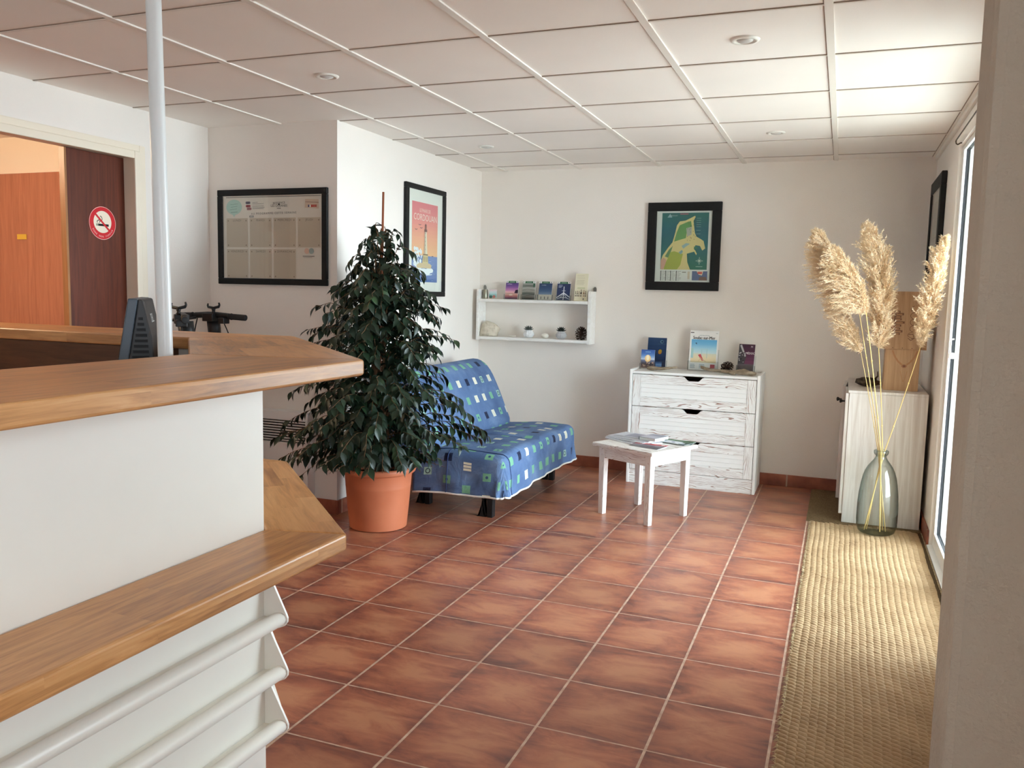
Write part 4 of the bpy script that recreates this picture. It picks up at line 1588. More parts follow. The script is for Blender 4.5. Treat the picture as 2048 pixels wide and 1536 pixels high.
def sheet(name, label, cat, cx, cy, z, w, h, th, rot, paint, col=(236, 236, 234), group=None, curl=0.0):
    """a flat leaflet lying at (cx, cy): a thin body with a printed face"""
    t = thing(name, label, cat, (cx, cy, z), group)
    r = Vector((math.cos(rot), math.sin(rot), 0)); u = Vector((-math.sin(rot), math.cos(rot), 0))
    xf = Matrix((r, u, Vector((0, 0, 1)))).transposed().to_4x4(); xf.translation = Vector((cx, cy, z))
    g = G(); g.xf = xf
    g.box(-w / 2, w / 2, -h / 2, h / 2, 0, th)
    obj('pages', g, ink(col), t)
    if paint:
        a = Art(Vector((cx, cy, z + th)) - r * w / 2 - u * h / 2, r, u)
        paint(a, w, h)
        a.done('cover', t)
    return t
# newspapers and a paperback
def news(a, w, h):
    a.rect(0, w, 0, h, (206, 208, 216))
    a.rect(w * .25, w * .98, h * .35, h * .95, (150, 150, 166))
    a.lines(w * .06, w * .9, h * .06, h * .3, 6, .004, (120, 120, 128), 4)
z = tz + 0.0006
for i, (dx, dy, rot, lab) in enumerate(((-0.085, 0.05, -0.62, 'lowest white news sheet of the fanned stack on the coffee table'),
                                        (-0.082, 0.075, -0.50, 'middle white news sheet of the fanned stack on the coffee table'),
                                        (-0.072, 0.092, -0.36, 'uppermost grey printed news sheet of the stack on the coffee table'))):
    sheet('newspaper', lab, 'newspaper', tcx + dx, tcy + dy, z, 0.30, 0.20, 0.006, rot, news, (232, 234, 240), 'news sheets on the coffee table')
    z += 0.0075
def bookc(a, w, h):
    a.rect(0, w, 0, h, (188, 190, 202))
    a.rect(w * .1, w * .9, h * .55, h * .9, (150, 152, 170))
bkx, bky = tcx + 0.045, tcy + 0.035
bk_ = thing('paperback_book', 'thick pale paperback with a dark spine lying by the news sheets on the coffee table', 'book', (bkx, bky, z))
r_ = Vector((math.cos(-0.36), math.sin(-0.36), 0)); u_ = Vector((-r_.y, r_.x, 0))
xf = Matrix((r_, u_, Vector((0, 0, 1)))).transposed().to_4x4(); xf.translation = Vector((bkx, bky, z))
g = G(); g.xf = xf; g.box(-0.055, 0.055, -0.075, 0.075, 0.0005, 0.017)
obj('pages', g, ink((226, 234, 230)), bk_)
g = G(); g.xf = xf; g.box(-0.0565, 0.0565, -0.0765, 0.0765, 0.017, 0.0182); g.box(-0.058, -0.0552, -0.0765, 0.0765, 0.0003, 0.0182)
obj('cover', g, [ink((74, 78, 80))], bk_)
a = Art(Vector((bkx, bky, z + 0.0182)) - r_ * .0565 - u_ * .0765, r_, u_)
bookc(a, .113, .153); a.done('cover_print', bk_)
# fan of red leaflets
def redl(a, w, h):
    a.rect(0, w, 0, h, (120, 110, 122))
    a.rect(0, w, h * .55, h, (198, 62, 66))
    a.text('MEDOC', w * .32, h * .78, .014, (240, 220, 220))
    a.rect(w * .82, w * .92, h * .68, h * .86, (244, 232, 232))
    a.grad(w * .05, w * .95, h * .05, h * .5, [(92, 100, 112), (170, 150, 160), (110, 84, 92)], 6)
z = tz + 0.0006
for i in range(5):
    sheet('red_leaflet', 'red and grey leaflet in the fan at the near corner of the coffee table', 'leaflet',
          tcx + 0.035 + 0.004 * i, tcy - 0.115 + 0.003 * i, z, 0.20, 0.085, 0.0012, -0.30 - 0.045 * (4 - i) + 0.1, redl, (206, 206, 210), 'red leaflets fanned on the table')
    z += 0.0024
def greenl(a, w, h):
    a.grad(0, w, 0, h, [(40, 66, 84), (58, 84, 70), (70, 110, 66)], 8)
    a.rect(w * .1, w * .45, h * .2, h * .45, (150, 172, 190))
    a.rect(w * .55, w * .9, h * .15, h * .4, (206, 214, 224))
    a.lines(w * .1, w * .9, h * .55, h * .8, 4, .004, (160, 190, 170), 8)
z = tz + 0.0006
for i, (dx, dy, rot) in enumerate(((0.17, 0.155, 0.55), (0.155, 0.145, 0.40), (0.165, 0.13, 0.25))):
    sheet('green_leaflet', 'dark green and blue leaflet piled at the far corner of the coffee table', 'leaflet',
          tcx + dx - 0.015, tcy + dy - 0.015, z, 0.23, 0.13, 0.0012, rot - 0.62, greenl, (190, 200, 196), 'green leaflets on the table')
    z += 0.0024
def cardp(a, w, h):
    a.rect(0, w, 0, h, (222, 226, 234))
    a.disc(w * .55, h * .5, .012, (60, 84, 130), 14)
sheet('flyer', 'pale blue flyer with a dark round emblem on top of the green leaflets', 'leaflet', tcx + 0.150, tcy + 0.080, z, 0.11, 0.07, 0.001, -0.35, cardp)

# ================================================================== DRESSER
dx0, dx1, dy0, dy1 = -1.372, -0.482, 5.803, 6.172
dr = thing('dresser', 'white limewashed three drawer dresser against the back wall', 'dresser', ((dx0 + dx1) / 2, 5.99, 0))
obj('side_panel', bx(dx0, dx0 + 0.020, dy0, dy1, 0.0005, 0.812), M_LIME_PLAIN, dr, bevel=0.003)
obj('side_panel', bx(dx1 - 0.020, dx1, dy0, dy1, 0.0005, 0.812), M_LIME_PLAIN, dr, bevel=0.003)
obj('top', bx(dx0 + 0.0205, dx1 - 0.0205, dy0 + 0.003, dy1, 0.782, 0.800), M_LIME_PLAIN, dr, bevel=0.003)
obj('back_panel', bx(dx0 + 0.0205, dx1 - 0.0205, dy1 - 0.008, dy1, 0.02, 0.7815), M_DARKWOOD, dr)
obj('plinth', bx(dx0 + 0.0205, dx1 - 0.0205, dy0 + 0.008, dy0 + 0.026, 0.0005, 0.098), M_LIME_H, dr)
zs = [(0.555, 0.778), (0.329, 0.551), (0.102, 0.325)]
for k, (z0, z1) in enumerate(zs):
    a0, a1 = dx0 + 0.0235, dx1 - 0.0235
    sw = 0.058
    yf, yb_ = dy0 + 0.002, dy0 + 0.020
    cxm = (a0 + a1) / 2
    g = G()
    # top rail with the scooped handle opening
    g.prism([(a0 + sw, z1 - 0.062), (a1 - sw, z1 - 0.062), (a1 - sw, z1), (cxm + 0.074, z1), (cxm + 0.060, z1 - 0.006), (cxm + 0.043, z1 - 0.024), (cxm + 0.032, z1 - 0.030),
             (cxm - 0.032, z1 - 0.030), (cxm - 0.043, z1 - 0.024), (cxm - 0.060, z1 - 0.006), (cxm - 0.074, z1), (a0 + sw, z1)], 'y', yf, yb_)
    g.box(a0 + sw, a1 - sw, yf, yb_, z0, z0 + 0.066)
    d = obj('drawer', g, M_LIME_H, dr, bevel=0.0015)
    obj('stile', bx(a0, a0 + sw - 0.0005, yf, yb_, z0, z1), M_LIME_V, d, bevel=0.0015)
    obj('stile', bx(a1 - sw + 0.0005, a1, yf, yb_, z0, z1), M_LIME_V, d, bevel=0.0015)
    g = G()
    za, zb2 = z0 + 0.0665, z1 - 0.0625
    nS = 3
    hS = (zb2 - za) / nS
    for i in range(nS):
        q0 = za + hS * i
        g.prism([(yb_ - 0.012, q0), (yf + 0.0045, q0 + 0.002), (yf + 0.0075, q0 + hS - 0.001), (yb_ - 0.010, q0 + hS - 0.0003)], 'x', a0 + sw + 0.0005, a1 - sw - 0.0005)
    obj('louvre_panel', g, M_LIME_PLAIN, d)
    obj('drawer_box', bx(a0 + 0.01, a1 - 0.01, yb_ + 0.012, dy1 - 0.03, z0 + 0.01, z1 - 0.045), M_DARKWOOD, d, label='dark block painted in for the shade inside the drawer')  # dark colour stands in for shade behind the handle opening

# ================================================================== STANDING BROCHURES
def standee(name, label, cat, cx, y, z, w, h, th, lean, yaw, paint, page=(226, 226, 224), group=None):
    """booklet leaning back; (cx, y, z): middle of the lower front edge"""
    t = thing(name, label, cat, (cx, y, z), group)
    r = Vector((math.cos(yaw), math.sin(yaw), 0))
    bck = Vector((-math.sin(yaw), math.cos(yaw), 0))
    u = (Vector((0, 0, math.cos(lean))) + bck * math.sin(lean)).normalized()
    n = r.cross(u)
    xf = Matrix((r, u, n)).transposed().to_4x4(); xf.translation = Vector((cx, y, z))
    g = G(); g.xf = xf
    g.box(-w / 2, w / 2, 0, h, -th, 0)
    obj('pages', g, ink(page), t)
    a = Art(Vector((cx, y, z)) - r * w / 2, r, u)
    paint(a, w, h)
    a.done('cover', t)
    return xf
def acrylic(label, xf, w, h, th, cat='brochure holder', group='clear brochure holders'):
    """clear stand wrapped round a booklet: back plate, sole and low front lip"""
    o = xf @ Vector((0, 0, 0))
    t = thing('brochure_holder', label, cat, o, group)
    e = 0.004
    g = G(); g.xf = xf
    W = w / 2 + 0.006
    g.box(-W, W, -0.0035, h, -th - e - 0.002, -th - e)
    obj('back_plate', g, M_ACRYL, t)
    g = G(); g.xf = xf
    g.box(-W, W, -0.0035, -0.0015, -th - e, e)
    g.box(-W, W, -0.0035, h * 0.42, e, e + 0.0015)
    g.box(-W, -W + 0.0015, -0.0015, h * 0.42, -th - e, e)
    g.box(W - 0.0015, W, -0.0015, h * 0.42, -th - e, e)
    obj('pocket', g, M_ACRYL, t)
ztop = 0.8085
def c_night(a, w, h):
    a.grad(0, w, 0, h, [(26, 44, 84), (22, 40, 74), (28, 52, 88), (36, 64, 100)], 8)
    a.disc(w * .74, h * .87, .012, (90, 130, 140), 18)
    a.disc(w * .755, h * .87, .008, (28, 50, 86), 16)
    a.rect(w * .55, w * .95, h * .79, h * .797, (60, 96, 120))
    for i in range(6):
        a.disc(w * (.66 + .02 * (i % 2)), h * (.50 + .012 * i), .011, (206, 140 + 6 * i, 60), 14)
        a.k -= 1
    a.k += 1
    a.grad(w * .45, w * .8, 0, h * .2, [(70, 110, 170), (120, 160, 210), (40, 70, 120)], 5)
xf = standee('brochure', 'tall dark blue brochure with a golden light, standing at the left of the dresser', 'brochure', -1.247, 6.085, ztop, 0.138, 0.218, 0.006, 0.13, 0.0, c_night, group='brochures on the dresser')
acrylic('clear acrylic stand holding the tall dark blue brochure', xf, 0.142, 0.13, 0.006)
def c_boat(a, w, h):
    a.grad(0, w, h * .45, h, [(206, 214, 226), (120, 156, 206), (70, 108, 176), (60, 94, 160)], 8)
    a.grad(0, w, 0, h * .45, [(150, 120, 110), (84, 76, 84), (120, 130, 160)], 6)
    a.disc(w * .5, h * .52, w * .22, (246, 206, 140), 20, h * .2)
    a.disc(w * .5, h * .56, w * .12, (252, 236, 200), 18, h * .15)
    rr = random.Random(2)
    for i in range(16):
        a.disc(w * rr.uniform(.1, .9), h * rr.uniform(.08, .3), .006, rr.choice([(186, 150, 130), (70, 64, 74), (220, 200, 190)]), 8)
        a.k -= 1
    a.k += 1
    a.rect(w * .3, w * .7, h * .85, h * .9, (120, 160, 200))
xf = standee('brochure', 'small leaflet with a glowing yellow picture, in front of the tall dark blue brochure', 'brochure', -1.292, 6.005, ztop, 0.098, 0.132, 0.004, 0.10, 0.04, c_boat, group='brochures on the dresser')
acrylic('clear acrylic stand holding the small yellow and blue leaflet', xf, 0.102, 0.08, 0.004)
def c_soulac(a, w, h):
    a.rect(0, w, 0, h, (240, 240, 238))
    a.grad(w * .055, w * .95, h * .42, h * .775, [(206, 224, 226), (168, 212, 228), (120, 184, 222), (98, 168, 214)], 10)
    a.grad(w * .055, w * .95, h * .19, h * .42, [(226, 206, 166), (234, 218, 182), (214, 214, 196)], 6)
    a.rect(w * .055, w * .14, h * .30, h * .55, (166, 206, 208))
    a.rect(w * .43, w * .445, h * .32, h * .52, (160, 196, 202))
    a.rect(w * .61, w * .625, h * .30, h * .54, (160, 196, 202))
    a.rect(w * .38, w * .66, h * .525, h * .535, (176, 206, 208))
    a.poly([(w * .19, h * .68), (w * .24, h * .695), (w * .25, h * .645), (w * .215, h * .665)], (48, 56, 84))
    a.poly([(w * .31, h * .38), (w * .40, h * .41), (w * .52, h * .24), (w * .45, h * .24)], (196, 82, 92))
    a.line(w * .40, h * .30, w * .60, h * .22, .004, (206, 170, 140))
    a.line(w * .34, h * .22, w * .42, h * .33, .003, (206, 170, 140))
    for q in (-.0009, 0, .0009):
        a.text('Soulac-sur-Mer', w * .49 + q, h * .815, .0315, (36, 34, 36), sx=.80)
    a.text('DESTINATION', w * .50, h * .875, .011, (130, 150, 160))
    a.rect(w * .01, w * .13, h * .935, h * .955, (60, 62, 64))
    a.rect(w * .9, w * .97, h * .935, h * .945, (150, 150, 150))
    a.lines(w * .05, w * .25, h * .04, h * .15, 4, .004, (150, 168, 180), 3)
    a.lines(w * .37, w * .58, h * .04, h * .15, 4, .004, (150, 168, 180), 5)
    a.rect(w * .76, w * .92, h * .06, h * .15, (190, 80, 96))
xf = standee('magazine', 'white Soulac-sur-Mer magazine with a beach and deckchair cover, on the dresser', 'magazine', -0.908, 6.07, ztop, 0.200, 0.282, 0.008, 0.13, 0.0, c_soulac, group='brochures on the dresser')
acrylic('clear acrylic stand holding the white beach magazine', xf, 0.204, 0.15, 0.008)
def c_medoc(a, w, h):
    a.rect(0, w, 0, h, (100, 92, 96))
    a.grad(w * 0, w, h * .3, h, [(112, 60, 88), (84, 44, 68), (64, 40, 56)], 6)
    a.poly([(0, h * .3), (w * .40, h * .3), (w * .5, h * .58), (w * .12, h * .98), (0, h)], (70, 66, 70))
    a.poly([(w * .05, h * .95), (w * .16, h * .98), (w * .48, h * .58), (w * .40, h * .55)], (186, 184, 186))
    rr = random.Random(9)
    for i in range(20):
        a.disc(w * rr.uniform(.04, .36), h * rr.uniform(.33, .72), .005, rr.choice([(36, 34, 38), (140, 136, 140), (206, 204, 206)]), 7)
        a.k -= 1
    a.k += 1
    a.text('MÉDOC', w * .72, h * .68, .0205, (236, 230, 232), sx=.86)
    a.text('MÉDOC', w * .725, h * .68, .0205, (236, 230, 232), sx=.86)
    a.text('M', w * .80, h * .91, .02, (206, 196, 202))
xf = standee('brochure', 'purple and grey MÉDOC brochure standing at the right of the dresser', 'brochure', -0.612, 6.055, ztop, 0.112, 0.200, 0.014, 0.17, -0.16, c_medoc, group='brochures on the dresser')
acrylic('clear acrylic stand holding the purple brochure', xf, 0.116, 0.12, 0.014)

# driftwood and a pine cone on the dresser
M_DRIFT = NT('driftwood')
v_ = M_DRIFT.coord(scale=(3, 14, 14))
M_DRIFT.base(M_DRIFT.ramp(M_DRIFT.noise(v_, 4, 5, 0.6), [(0.25, rgb(96, 82, 68)), (0.5, rgb(150, 134, 114)), (0.75, rgb(190, 174, 152))]))
M_DRIFT.rough(0.85, 0.15)
M_DRIFT.bump(M_DRIFT.noise(v_, 9, 4), 0.5, 0.01)
M_DRIFT = M_DRIFT.m
def drift(label, paths, loc, group='driftwood on the dresser'):
    g = G()
    for pts, r0, r1 in paths:
        n = 14
        P_ = []
        for i in range(n + 1):
            f = i / n * (len(pts) - 1)
            j = min(int(f), len(pts) - 2)
            P_.append(Vector(pts[j]).lerp(Vector(pts[j + 1]), f - j))
        for _ in range(2):
            P_ = [P_[0]] + [(P_[i - 1] + P_[i] * 2 + P_[i + 1]) / 4 for i in range(1, n)] + [P_[-1]]
        R_ = [(r0 + (r1 - r0) * i / n) * (1 + 0.25 * mnoise.noise(Vector((i * 0.7, r0 * 90, 3)))) for i in range(n + 1)]
        R_[0] *= 0.6; R_[-1] *= 0.6
        g.tube(P_, R_, 10)
    o = obj('driftwood', g, M_DRIFT, loc=loc, smooth=True)
    tag(o, label, 'driftwood', group)
zd = 0.801
drift('short pale driftwood stick lying in front of the dark blue brochure', [([(-1.27, 5.905, zd + 0.016), (-1.16, 5.90, zd + 0.017), (-1.06, 5.93, zd + 0.030)], 0.015, 0.007),
      ([(-1.245, 5.90, zd + 0.012), (-1.215, 5.865, zd + 0.010)], 0.011, 0.006)], (-1.15, 5.9, zd))
drift('long forked driftwood branch lying in front of the magazine and purple brochure', [([(-0.90, 5.95, zd + 0.034), (-0.82, 5.925, zd + 0.022), (-0.70, 5.91, zd + 0.018), (-0.62, 5.90, zd + 0.020), (-0.52, 5.885, zd + 0.016)], 0.010, 0.016),
      ([(-0.905, 5.97, zd + 0.042), (-0.87, 5.935, zd + 0.030)], 0.006, 0.012),
      ([(-0.70, 5.905, zd + 0.016), (-0.655, 5.865, zd + 0.010)], 0.014, 0.007),
      ([(-0.66, 5.91, zd + 0.022), (-0.60, 5.915, zd + 0.036), (-0.55, 5.90, zd + 0.016)], 0.012, 0.010)], (-0.7, 5.9, zd))
M_CONE = flat('pine_cone_scale', rgb(62, 46, 38), 0.75, 0.2)
def pine_cone(label, c, L, R, tilt, yaw, cat='pine cone'):
    """woody scales in a spiral round a core; axis tilted from upright"""
    rot = Matrix.Rotation(yaw, 4, 'Z') @ Matrix.Rotation(tilt, 4, 'Y')
    g = G()
    g.xf = Matrix.Translation(c) @ rot
    g.ball((0, 0, L * 0.48), (R * 0.34, R * 0.34, L * 0.44), 12, 10)
    n = 60
    for i in range(n):
        f = i / (n - 1)
        z = L * (0.03 + 0.92 * f)
        rr_ = R * math.sin(PI * (0.16 + 0.80 * f)) ** 0.75
        a_ = i * 2.39996
        el = -0.25 + 1.35 * f
        d = Vector((math.cos(a_) * math.cos(el), math.sin(a_) * math.cos(el), math.sin(el)))
        sd = Vector((-math.sin(a_), math.cos(a_), 0))
        up2 = d.cross(sd) * -1
        b0 = Vector((math.cos(a_), math.sin(a_), 0)) * rr_ * 0.35 + Vector((0, 0, z - L * 0.05 * math.sin(el)))
        tip = Vector((math.cos(a_), math.sin(a_), 0)) * rr_ + Vector((0, 0, z + rr_ * 0.4 * math.sin(el)))
        w_ = R * 0.24 * (1 - 0.45 * f)
        th_ = R * 0.09
        P_ = [b0 - sd * w_ * 0.4, b0 + sd * w_ * 0.4, tip + sd * w_ * 0.75, tip + d * w_ * 0.35, tip - sd * w_ * 0.75]
        lo = [g.v(p - up2 * th_ * 0.3) for p in P_]
        hi = [g.v(p + up2 * th_ * (1.3 if k >= 2 else 0.3)) for k, p in enumerate(P_)]
        for k in range(5):
            g.f([lo[k], lo[(k + 1) % 5], hi[(k + 1) % 5], hi[k]])
        g.f(lo[::-1]); g.f(hi)
    o = obj('pine_cone', g, M_CONE, loc=c)
    tag(o, label, cat)
pine_cone('dark pine cone lying between the magazine and the purple brochure on the dresser', (-0.762, 5.985, 0.835), 0.085, 0.036, 1.25, -0.15)

# ================================================================== WALL SHELF AND ITS THINGS
wx0, wx1, wy0, wy1 = -2.668, -1.742, 6.035, 6.182
ws = thing('wall_shelf', 'worn white two tier shelf hanging on the back wall above the sofa', 'shelf', ((wx0 + wx1) / 2, wy1, 0.96))
def side(x0, x1):
    g = G()
    g.prism([(wy1, 0.955), (wy0, 0.955), (wy0, 1.335), (wy0 + 0.012, 1.350), (wy1, 1.350)], 'x', x0, x1)
    return g
obj('side_panel', side(wx0, wx0 + 0.018), M_SHELFW, ws, bevel=0.002)
obj('side_panel', side(wx1 - 0.022, wx1), M_SHELFW, ws, bevel=0.002)
obj('shelf_board', bx(wx0 + 0.0185, wx1 - 0.0225, wy0 + 0.002, wy1, 1.254, 1.276), M_SHELFW, ws, bevel=0.002)
obj('shelf_board', bx(wx0 + 0.0185, wx1 - 0.0225, wy0 + 0.002, wy1, 0.962, 0.984), M_SHELFW, ws, bevel=0.002)
for x in (wx0 + 0.009, wx1 - 0.011):
    g = G()
    g.prism([(x - 0.012, 1.3505), (x + 0.012, 1.3505), (x + 0.012, 1.372), (x + 0.006, 1.384), (x - 0.006, 1.384), (x - 0.012, 1.372)], 'y', wy1 - 0.004, wy1)
    g.tube([(x, wy1 - 0.006, 1.372), (x, wy1 - 0.001, 1.372)], 0.004, 10)
    obj('hanger', g, M_METAL, ws, label='small metal hanger plate')
zt, zb = 1.2765, 0.9845
# steel tin and picture card
g = G()
g.lathe([(0.020, 0), (0.0205, 0.002), (0.0205, 0.060), (0.0195, 0.062), (0.0195, 0.070), (0.017, 0.073)], (-2.622, 6.10, zt), 28)
smooth_by_angle(tag(obj('tin_canister', g, flat('dull_steel', rgb(150, 146, 130), 0.3, 0.5, 0.85), loc=(-2.622, 6.10, zt)), 'small dull steel tin at the left end of the upper shelf board', 'tin'))
def c_card(a, w, h):
    a.grad(0, w, 0, h, [(200, 176, 160), (120, 170, 170), (196, 214, 216), (226, 196, 200)], 6)
    a.disc(w * .25, h * .22, .012, (70, 104, 90), 10)
    a.disc(w * .65, h * .25, .012, (170, 110, 100), 10)
standee('picture_card', 'small pastel picture card beside the steel tin on the shelf', 'card', -2.558, 6.10, zt, 0.062, 0.074, 0.002, 0.16, 0.1, c_card)
def header(a, w, h):
    a.rect(0, w, h * .90, h, (236, 236, 234))
    a.rect(w * .18, w * .80, h * .88, h * .995, (62, 104, 76))
    a.rect(w * .30, w * .68, h * .93, h * .945, (186, 206, 190))
    a.rect(w * .87, w * .94, h * .93, h * .98, (80, 90, 84))
    a.rect(w * .04, w * .12, h * .93, h * .98, (150, 160, 156))
def c_sunset(a, w, h):
    a.grad(0, w, h * .32, h * .9, [(246, 196, 180), (176, 116, 166), (110, 74, 140), (84, 62, 124)], 8)
    a.grad(0, w, 0, h * .32, [(100, 60, 96), (214, 130, 130), (250, 214, 190)], 6)
    a.rect(0, w, h * .30, h * .325, (70, 40, 70))
    a.disc(w * .45, h * .22, w * .16, (252, 224, 206), 16, .006)
    a.poly([(w * .72, h * .33), (w, h * .33), (w, h * .52), (w * .8, h * .5)], (46, 30, 56))
    a.text('Le Médoc', w * .3, h * .82, .010, (236, 226, 236))
    header(a, w, h)
def c_sand(a, w, h):
    a.grad(0, w, 0, h * .9, [(60, 66, 62), (120, 122, 114), (84, 88, 82), (134, 134, 126), (160, 160, 154), (104, 108, 102), (176, 178, 174)], 14)
    for i in range(6):
        a.path([(w * .0, h * (.2 + .1 * i)), (w * .4, h * (.25 + .1 * i)), (w, h * (.2 + .105 * i))], .0018, (70, 74, 70) if i % 2 else (176, 176, 170))
    header(a, w, h)
    a.rect(w * .82, w * .95, h * .68, h * .88, (56, 92, 72))
def c_beach(a, w, h):
    a.grad(0, w, h * .28, h * .9, [(110, 130, 150), (64, 90, 124), (46, 68, 104), (40, 60, 92)], 8)
    a.rect(0, w, 0, h * .28, (206, 200, 184))
    a.text('Les plages', w * .36, h * .80, .009, (206, 216, 226))
    for p in (.18, .45, .72):
        a.rect(w * p, w * (p + .05), h * .03, h * .17, (60, 56, 66))
        a.k -= 1
    a.k += 1
    header(a, w, h)
def c_mast(a, w, h):
    a.rect(0, w, 0, h * .9, (40, 52, 88))
    a.line(w * .52, h * .40, w * .0, h * .12, .006, (226, 230, 236))
    a.line(w * .52, h * .40, w * 1.0, h * .16, .006, (226, 230, 236))
    a.line(w * .52, h * .02, w * .52, h * .74, .005, (226, 230, 236))
    a.line(w * .52, h * .36, w * .25, h * .10, .003, (206, 212, 222))
    a.line(w * .52, h * .36, w * .80, h * .10, .003, (206, 212, 222))
    a.path([(w * .05, h * .06), (w * .3, h * .14), (w * .7, h * .14), (w * .98, h * .06)], .004, (214, 220, 228))
    a.rect(w * .38, w * .66, h * .50, h * .52, (206, 212, 222))
    a.lines(w * .1, w * .4, h * .66, h * .84, 3, .003, (176, 186, 206), 2)
    header(a, w, h)
xs = (-2.402, -2.262, -2.126, -1.980)
for x, fn, lab in zip(xs, (c_sunset, c_sand, c_beach, c_mast), ('violet sunset', 'grey rippled sand', 'dark blue sea and beach', 'navy blue white rigging')):
    xf = standee('brochure', 'brochure with a %s cover and green header on the wall shelf' % lab, 'brochure', x, 6.095, zt + 0.004, 0.106, 0.142, 0.004, 0.20, -0.02, fn, group='brochures on the wall shelf')
    acrylic('clear acrylic stand behind the %s brochure on the wall shelf' % lab, xf, 0.110, 0.09, 0.004)
def c_wine(a, w, h):
    a.rect(0, w, 0, h, (222, 216, 190))
    a.lines(w * .12, w * .85, h * .72, h * .96, 3, .0015, (170, 150, 130), 3)
    a.lines(w * .1, w * .9, h * .58, h * .74, 5, .0018, (186, 176, 150), 4)
    a.rect(w * .2, w * .8, h * .44, h * .50, (196, 196, 160))
    for i, (p, q, c) in enumerate(((.10, .36, (40, 44, 34)), (.23, .37, (50, 40, 36)), (.36, .36, (66, 60, 40)), (.52, .42, (40, 26, 30)), (.74, .41, (150, 110, 80)), (.88, .37, (60, 44, 36)))):
        a.rect(w * (p - .05), w * (p + .05), h * .17, h * (q - .10), c)
        a.rect(w * (p - .02), w * (p + .02), h * (q - .10), h * q, c)
        a.rect(w * (p - .045), w * (p + .045), h * .20, h * .25, (206, 200, 180))
    a.rect(w * .7, w * .76, h * .04, h * .10, (60, 60, 56))
standee('leaflet', 'tall cream leaflet with a row of wine bottles, right end of the upper shelf', 'leaflet', -1.842, 6.095, zt + 0.001, 0.100, 0.208, 0.004, 0.17, -0.02, c_wine, (226, 222, 204))
# lower board: stone, shell, two pots, pebble, cone
stm = NT('porous_stone')
v_ = stm.coord()
stm.base(stm.ramp(stm.noise(v_, 28, 5, 0.65), [(0.30, rgb(140, 124, 104)), (0.42, rgb(206, 196, 178)), (0.7, rgb(226, 218, 202))]))
stm.rough(0.9, 0.1)
stm.bump(stm.noise(v_, 40, 5), 0.8, 0.01)
g = G()
outl = [(-0.078, 0.0), (-0.082, 0.03), (-0.062, 0.085), (-0.045, 0.113), (-0.028, 0.118), (0.02, 0.104), (0.06, 0.080), (0.078, 0.058), (0.072, 0.048), (0.058, 0.030), (0.052, 0.0)]
for yy, sc_ in ((6.06, 0.92), (6.075, 1.0), (6.12, 0.98), (6.135, 0.88)):
    pass
rings = []
for yy, k in ((6.062, 0.88), (6.074, 0.985), (6.098, 1.0), (6.128, 0.96), (6.14, 0.85)):
    rings.append([g.v((-2.572 + p * k + 0.002 * math.sin(yy * 200 + p * 80), yy, zb + 0.0005 + q_ * (0.5 + 0.5 * k))) for p, q_ in outl])
for ra, rb in zip(rings, rings[1:]):
    for i in range(len(outl)):
        g.f([ra[i], ra[(i + 1) % len(outl)], rb[(i + 1) % len(outl)], rb[i]])
g.f(rings[0][::-1]); g.f(rings[-1])
tag(obj('stone', g, stm.m, loc=(-2.572, 6.1, zb), smooth=True), 'large cream porous stone at the left end of the lower shelf board', 'stone')
g = G()
g.ball((-2.385, 6.10, zb + 0.0085), (0.030, 0.026, 0.008), 26, 8, lambda d: 1 + 0.05 * math.cos(math.atan2(d.y, d.x) * 11))
tag(obj('seashell', g, flat('shell_white', rgb(226, 220, 210), 0.5), loc=(-2.385, 6.10, zb), smooth=True), 'small flat white seashell lying right of the cream stone', 'seashell')
def succulent_pot(x, label, pat, dark):
    t = thing('succulent_pot', label, 'potted plant', (x, 6.10, zb), 'succulents on the wall shelf')
    g = G()
    n = 24 if not pat else 32
    nz = 9
    rr_ = []
    for j in range(nz + 1):
        f = j / nz
        z = 0.002 + 0.058 * f
        r = 0.0235 + 0.0165 * math.sin(PI * min(1, f * 1.02) ** 0.85) + 0.0015 * f
        ring = []
        for i in range(n):
            a_ = 2 * PI * (i + 0.5 * (j % 2)) / n
            k = 1 + (0.035 if (i + j) % 2 == 0 else -0.035)
            ring.append(g.v((x + r * k * math.cos(a_), 6.10 + r * k * math.sin(a_), zb + z)))
        rr_.append(ring)
    for j in range(nz):
        a_, b_ = rr_[j], rr_[j + 1]
        for i in range(n):
            if j % 2 == 0:
                g.mi = 0
                g.f([a_[i], a_[(i + 1) % n], b_[i]])
                g.mi = 1 if pat else 0
                g.f([a_[(i + 1) % n], b_[(i + 1) % n], b_[i]])
            else:
                g.mi = 1 if pat else 0
                g.f([a_[i], b_[(i + 1) % n], b_[i]])
                g.mi = 0
                g.f([a_[i], a_[(i + 1) % n], b_[(i + 1) % n]])
    g.mi = 0
    g.f(rr_[0][::-1]); g.f(rr_[-1])
    obj('pot', g, [flat('glazed_white', rgb(226, 228, 230), 0.35), flat('glaze_grey', rgb(124, 124, 126), 0.4)], t)
    g = G()
    rr2 = random.Random(int(x * -1000))
    for ringi, (cnt, el, L) in enumerate(((9, 0.30, 0.042), (8, 0.70, 0.042), (6, 1.10, 0.040), (3, 1.45, 0.036))):
        for i in range(cnt):
            a_ = 2 * PI * i / cnt + ringi * 0.5
            d = Vector((math.cos(a_) * math.cos(el), math.sin(a_) * math.cos(el), math.sin(el)))
            p0 = Vector((x, 6.10, zb + 0.058))
            g.tube([p0 + d * 0.004, p0 + d * L * 0.5, p0 + d * L * 0.85, p0 + d * L], [0.0035, 0.0045, 0.0026, 0.0005], 6)
    obj('leaves', g, flat('succulent_dark' if dark else 'succulent_grey', rgb(40, 46, 40) if dark else rgb(92, 98, 92), 0.6), t, smooth=True)
succulent_pot(-2.250, 'grey succulent in a plain faceted white pot on the lower shelf board', False, False)
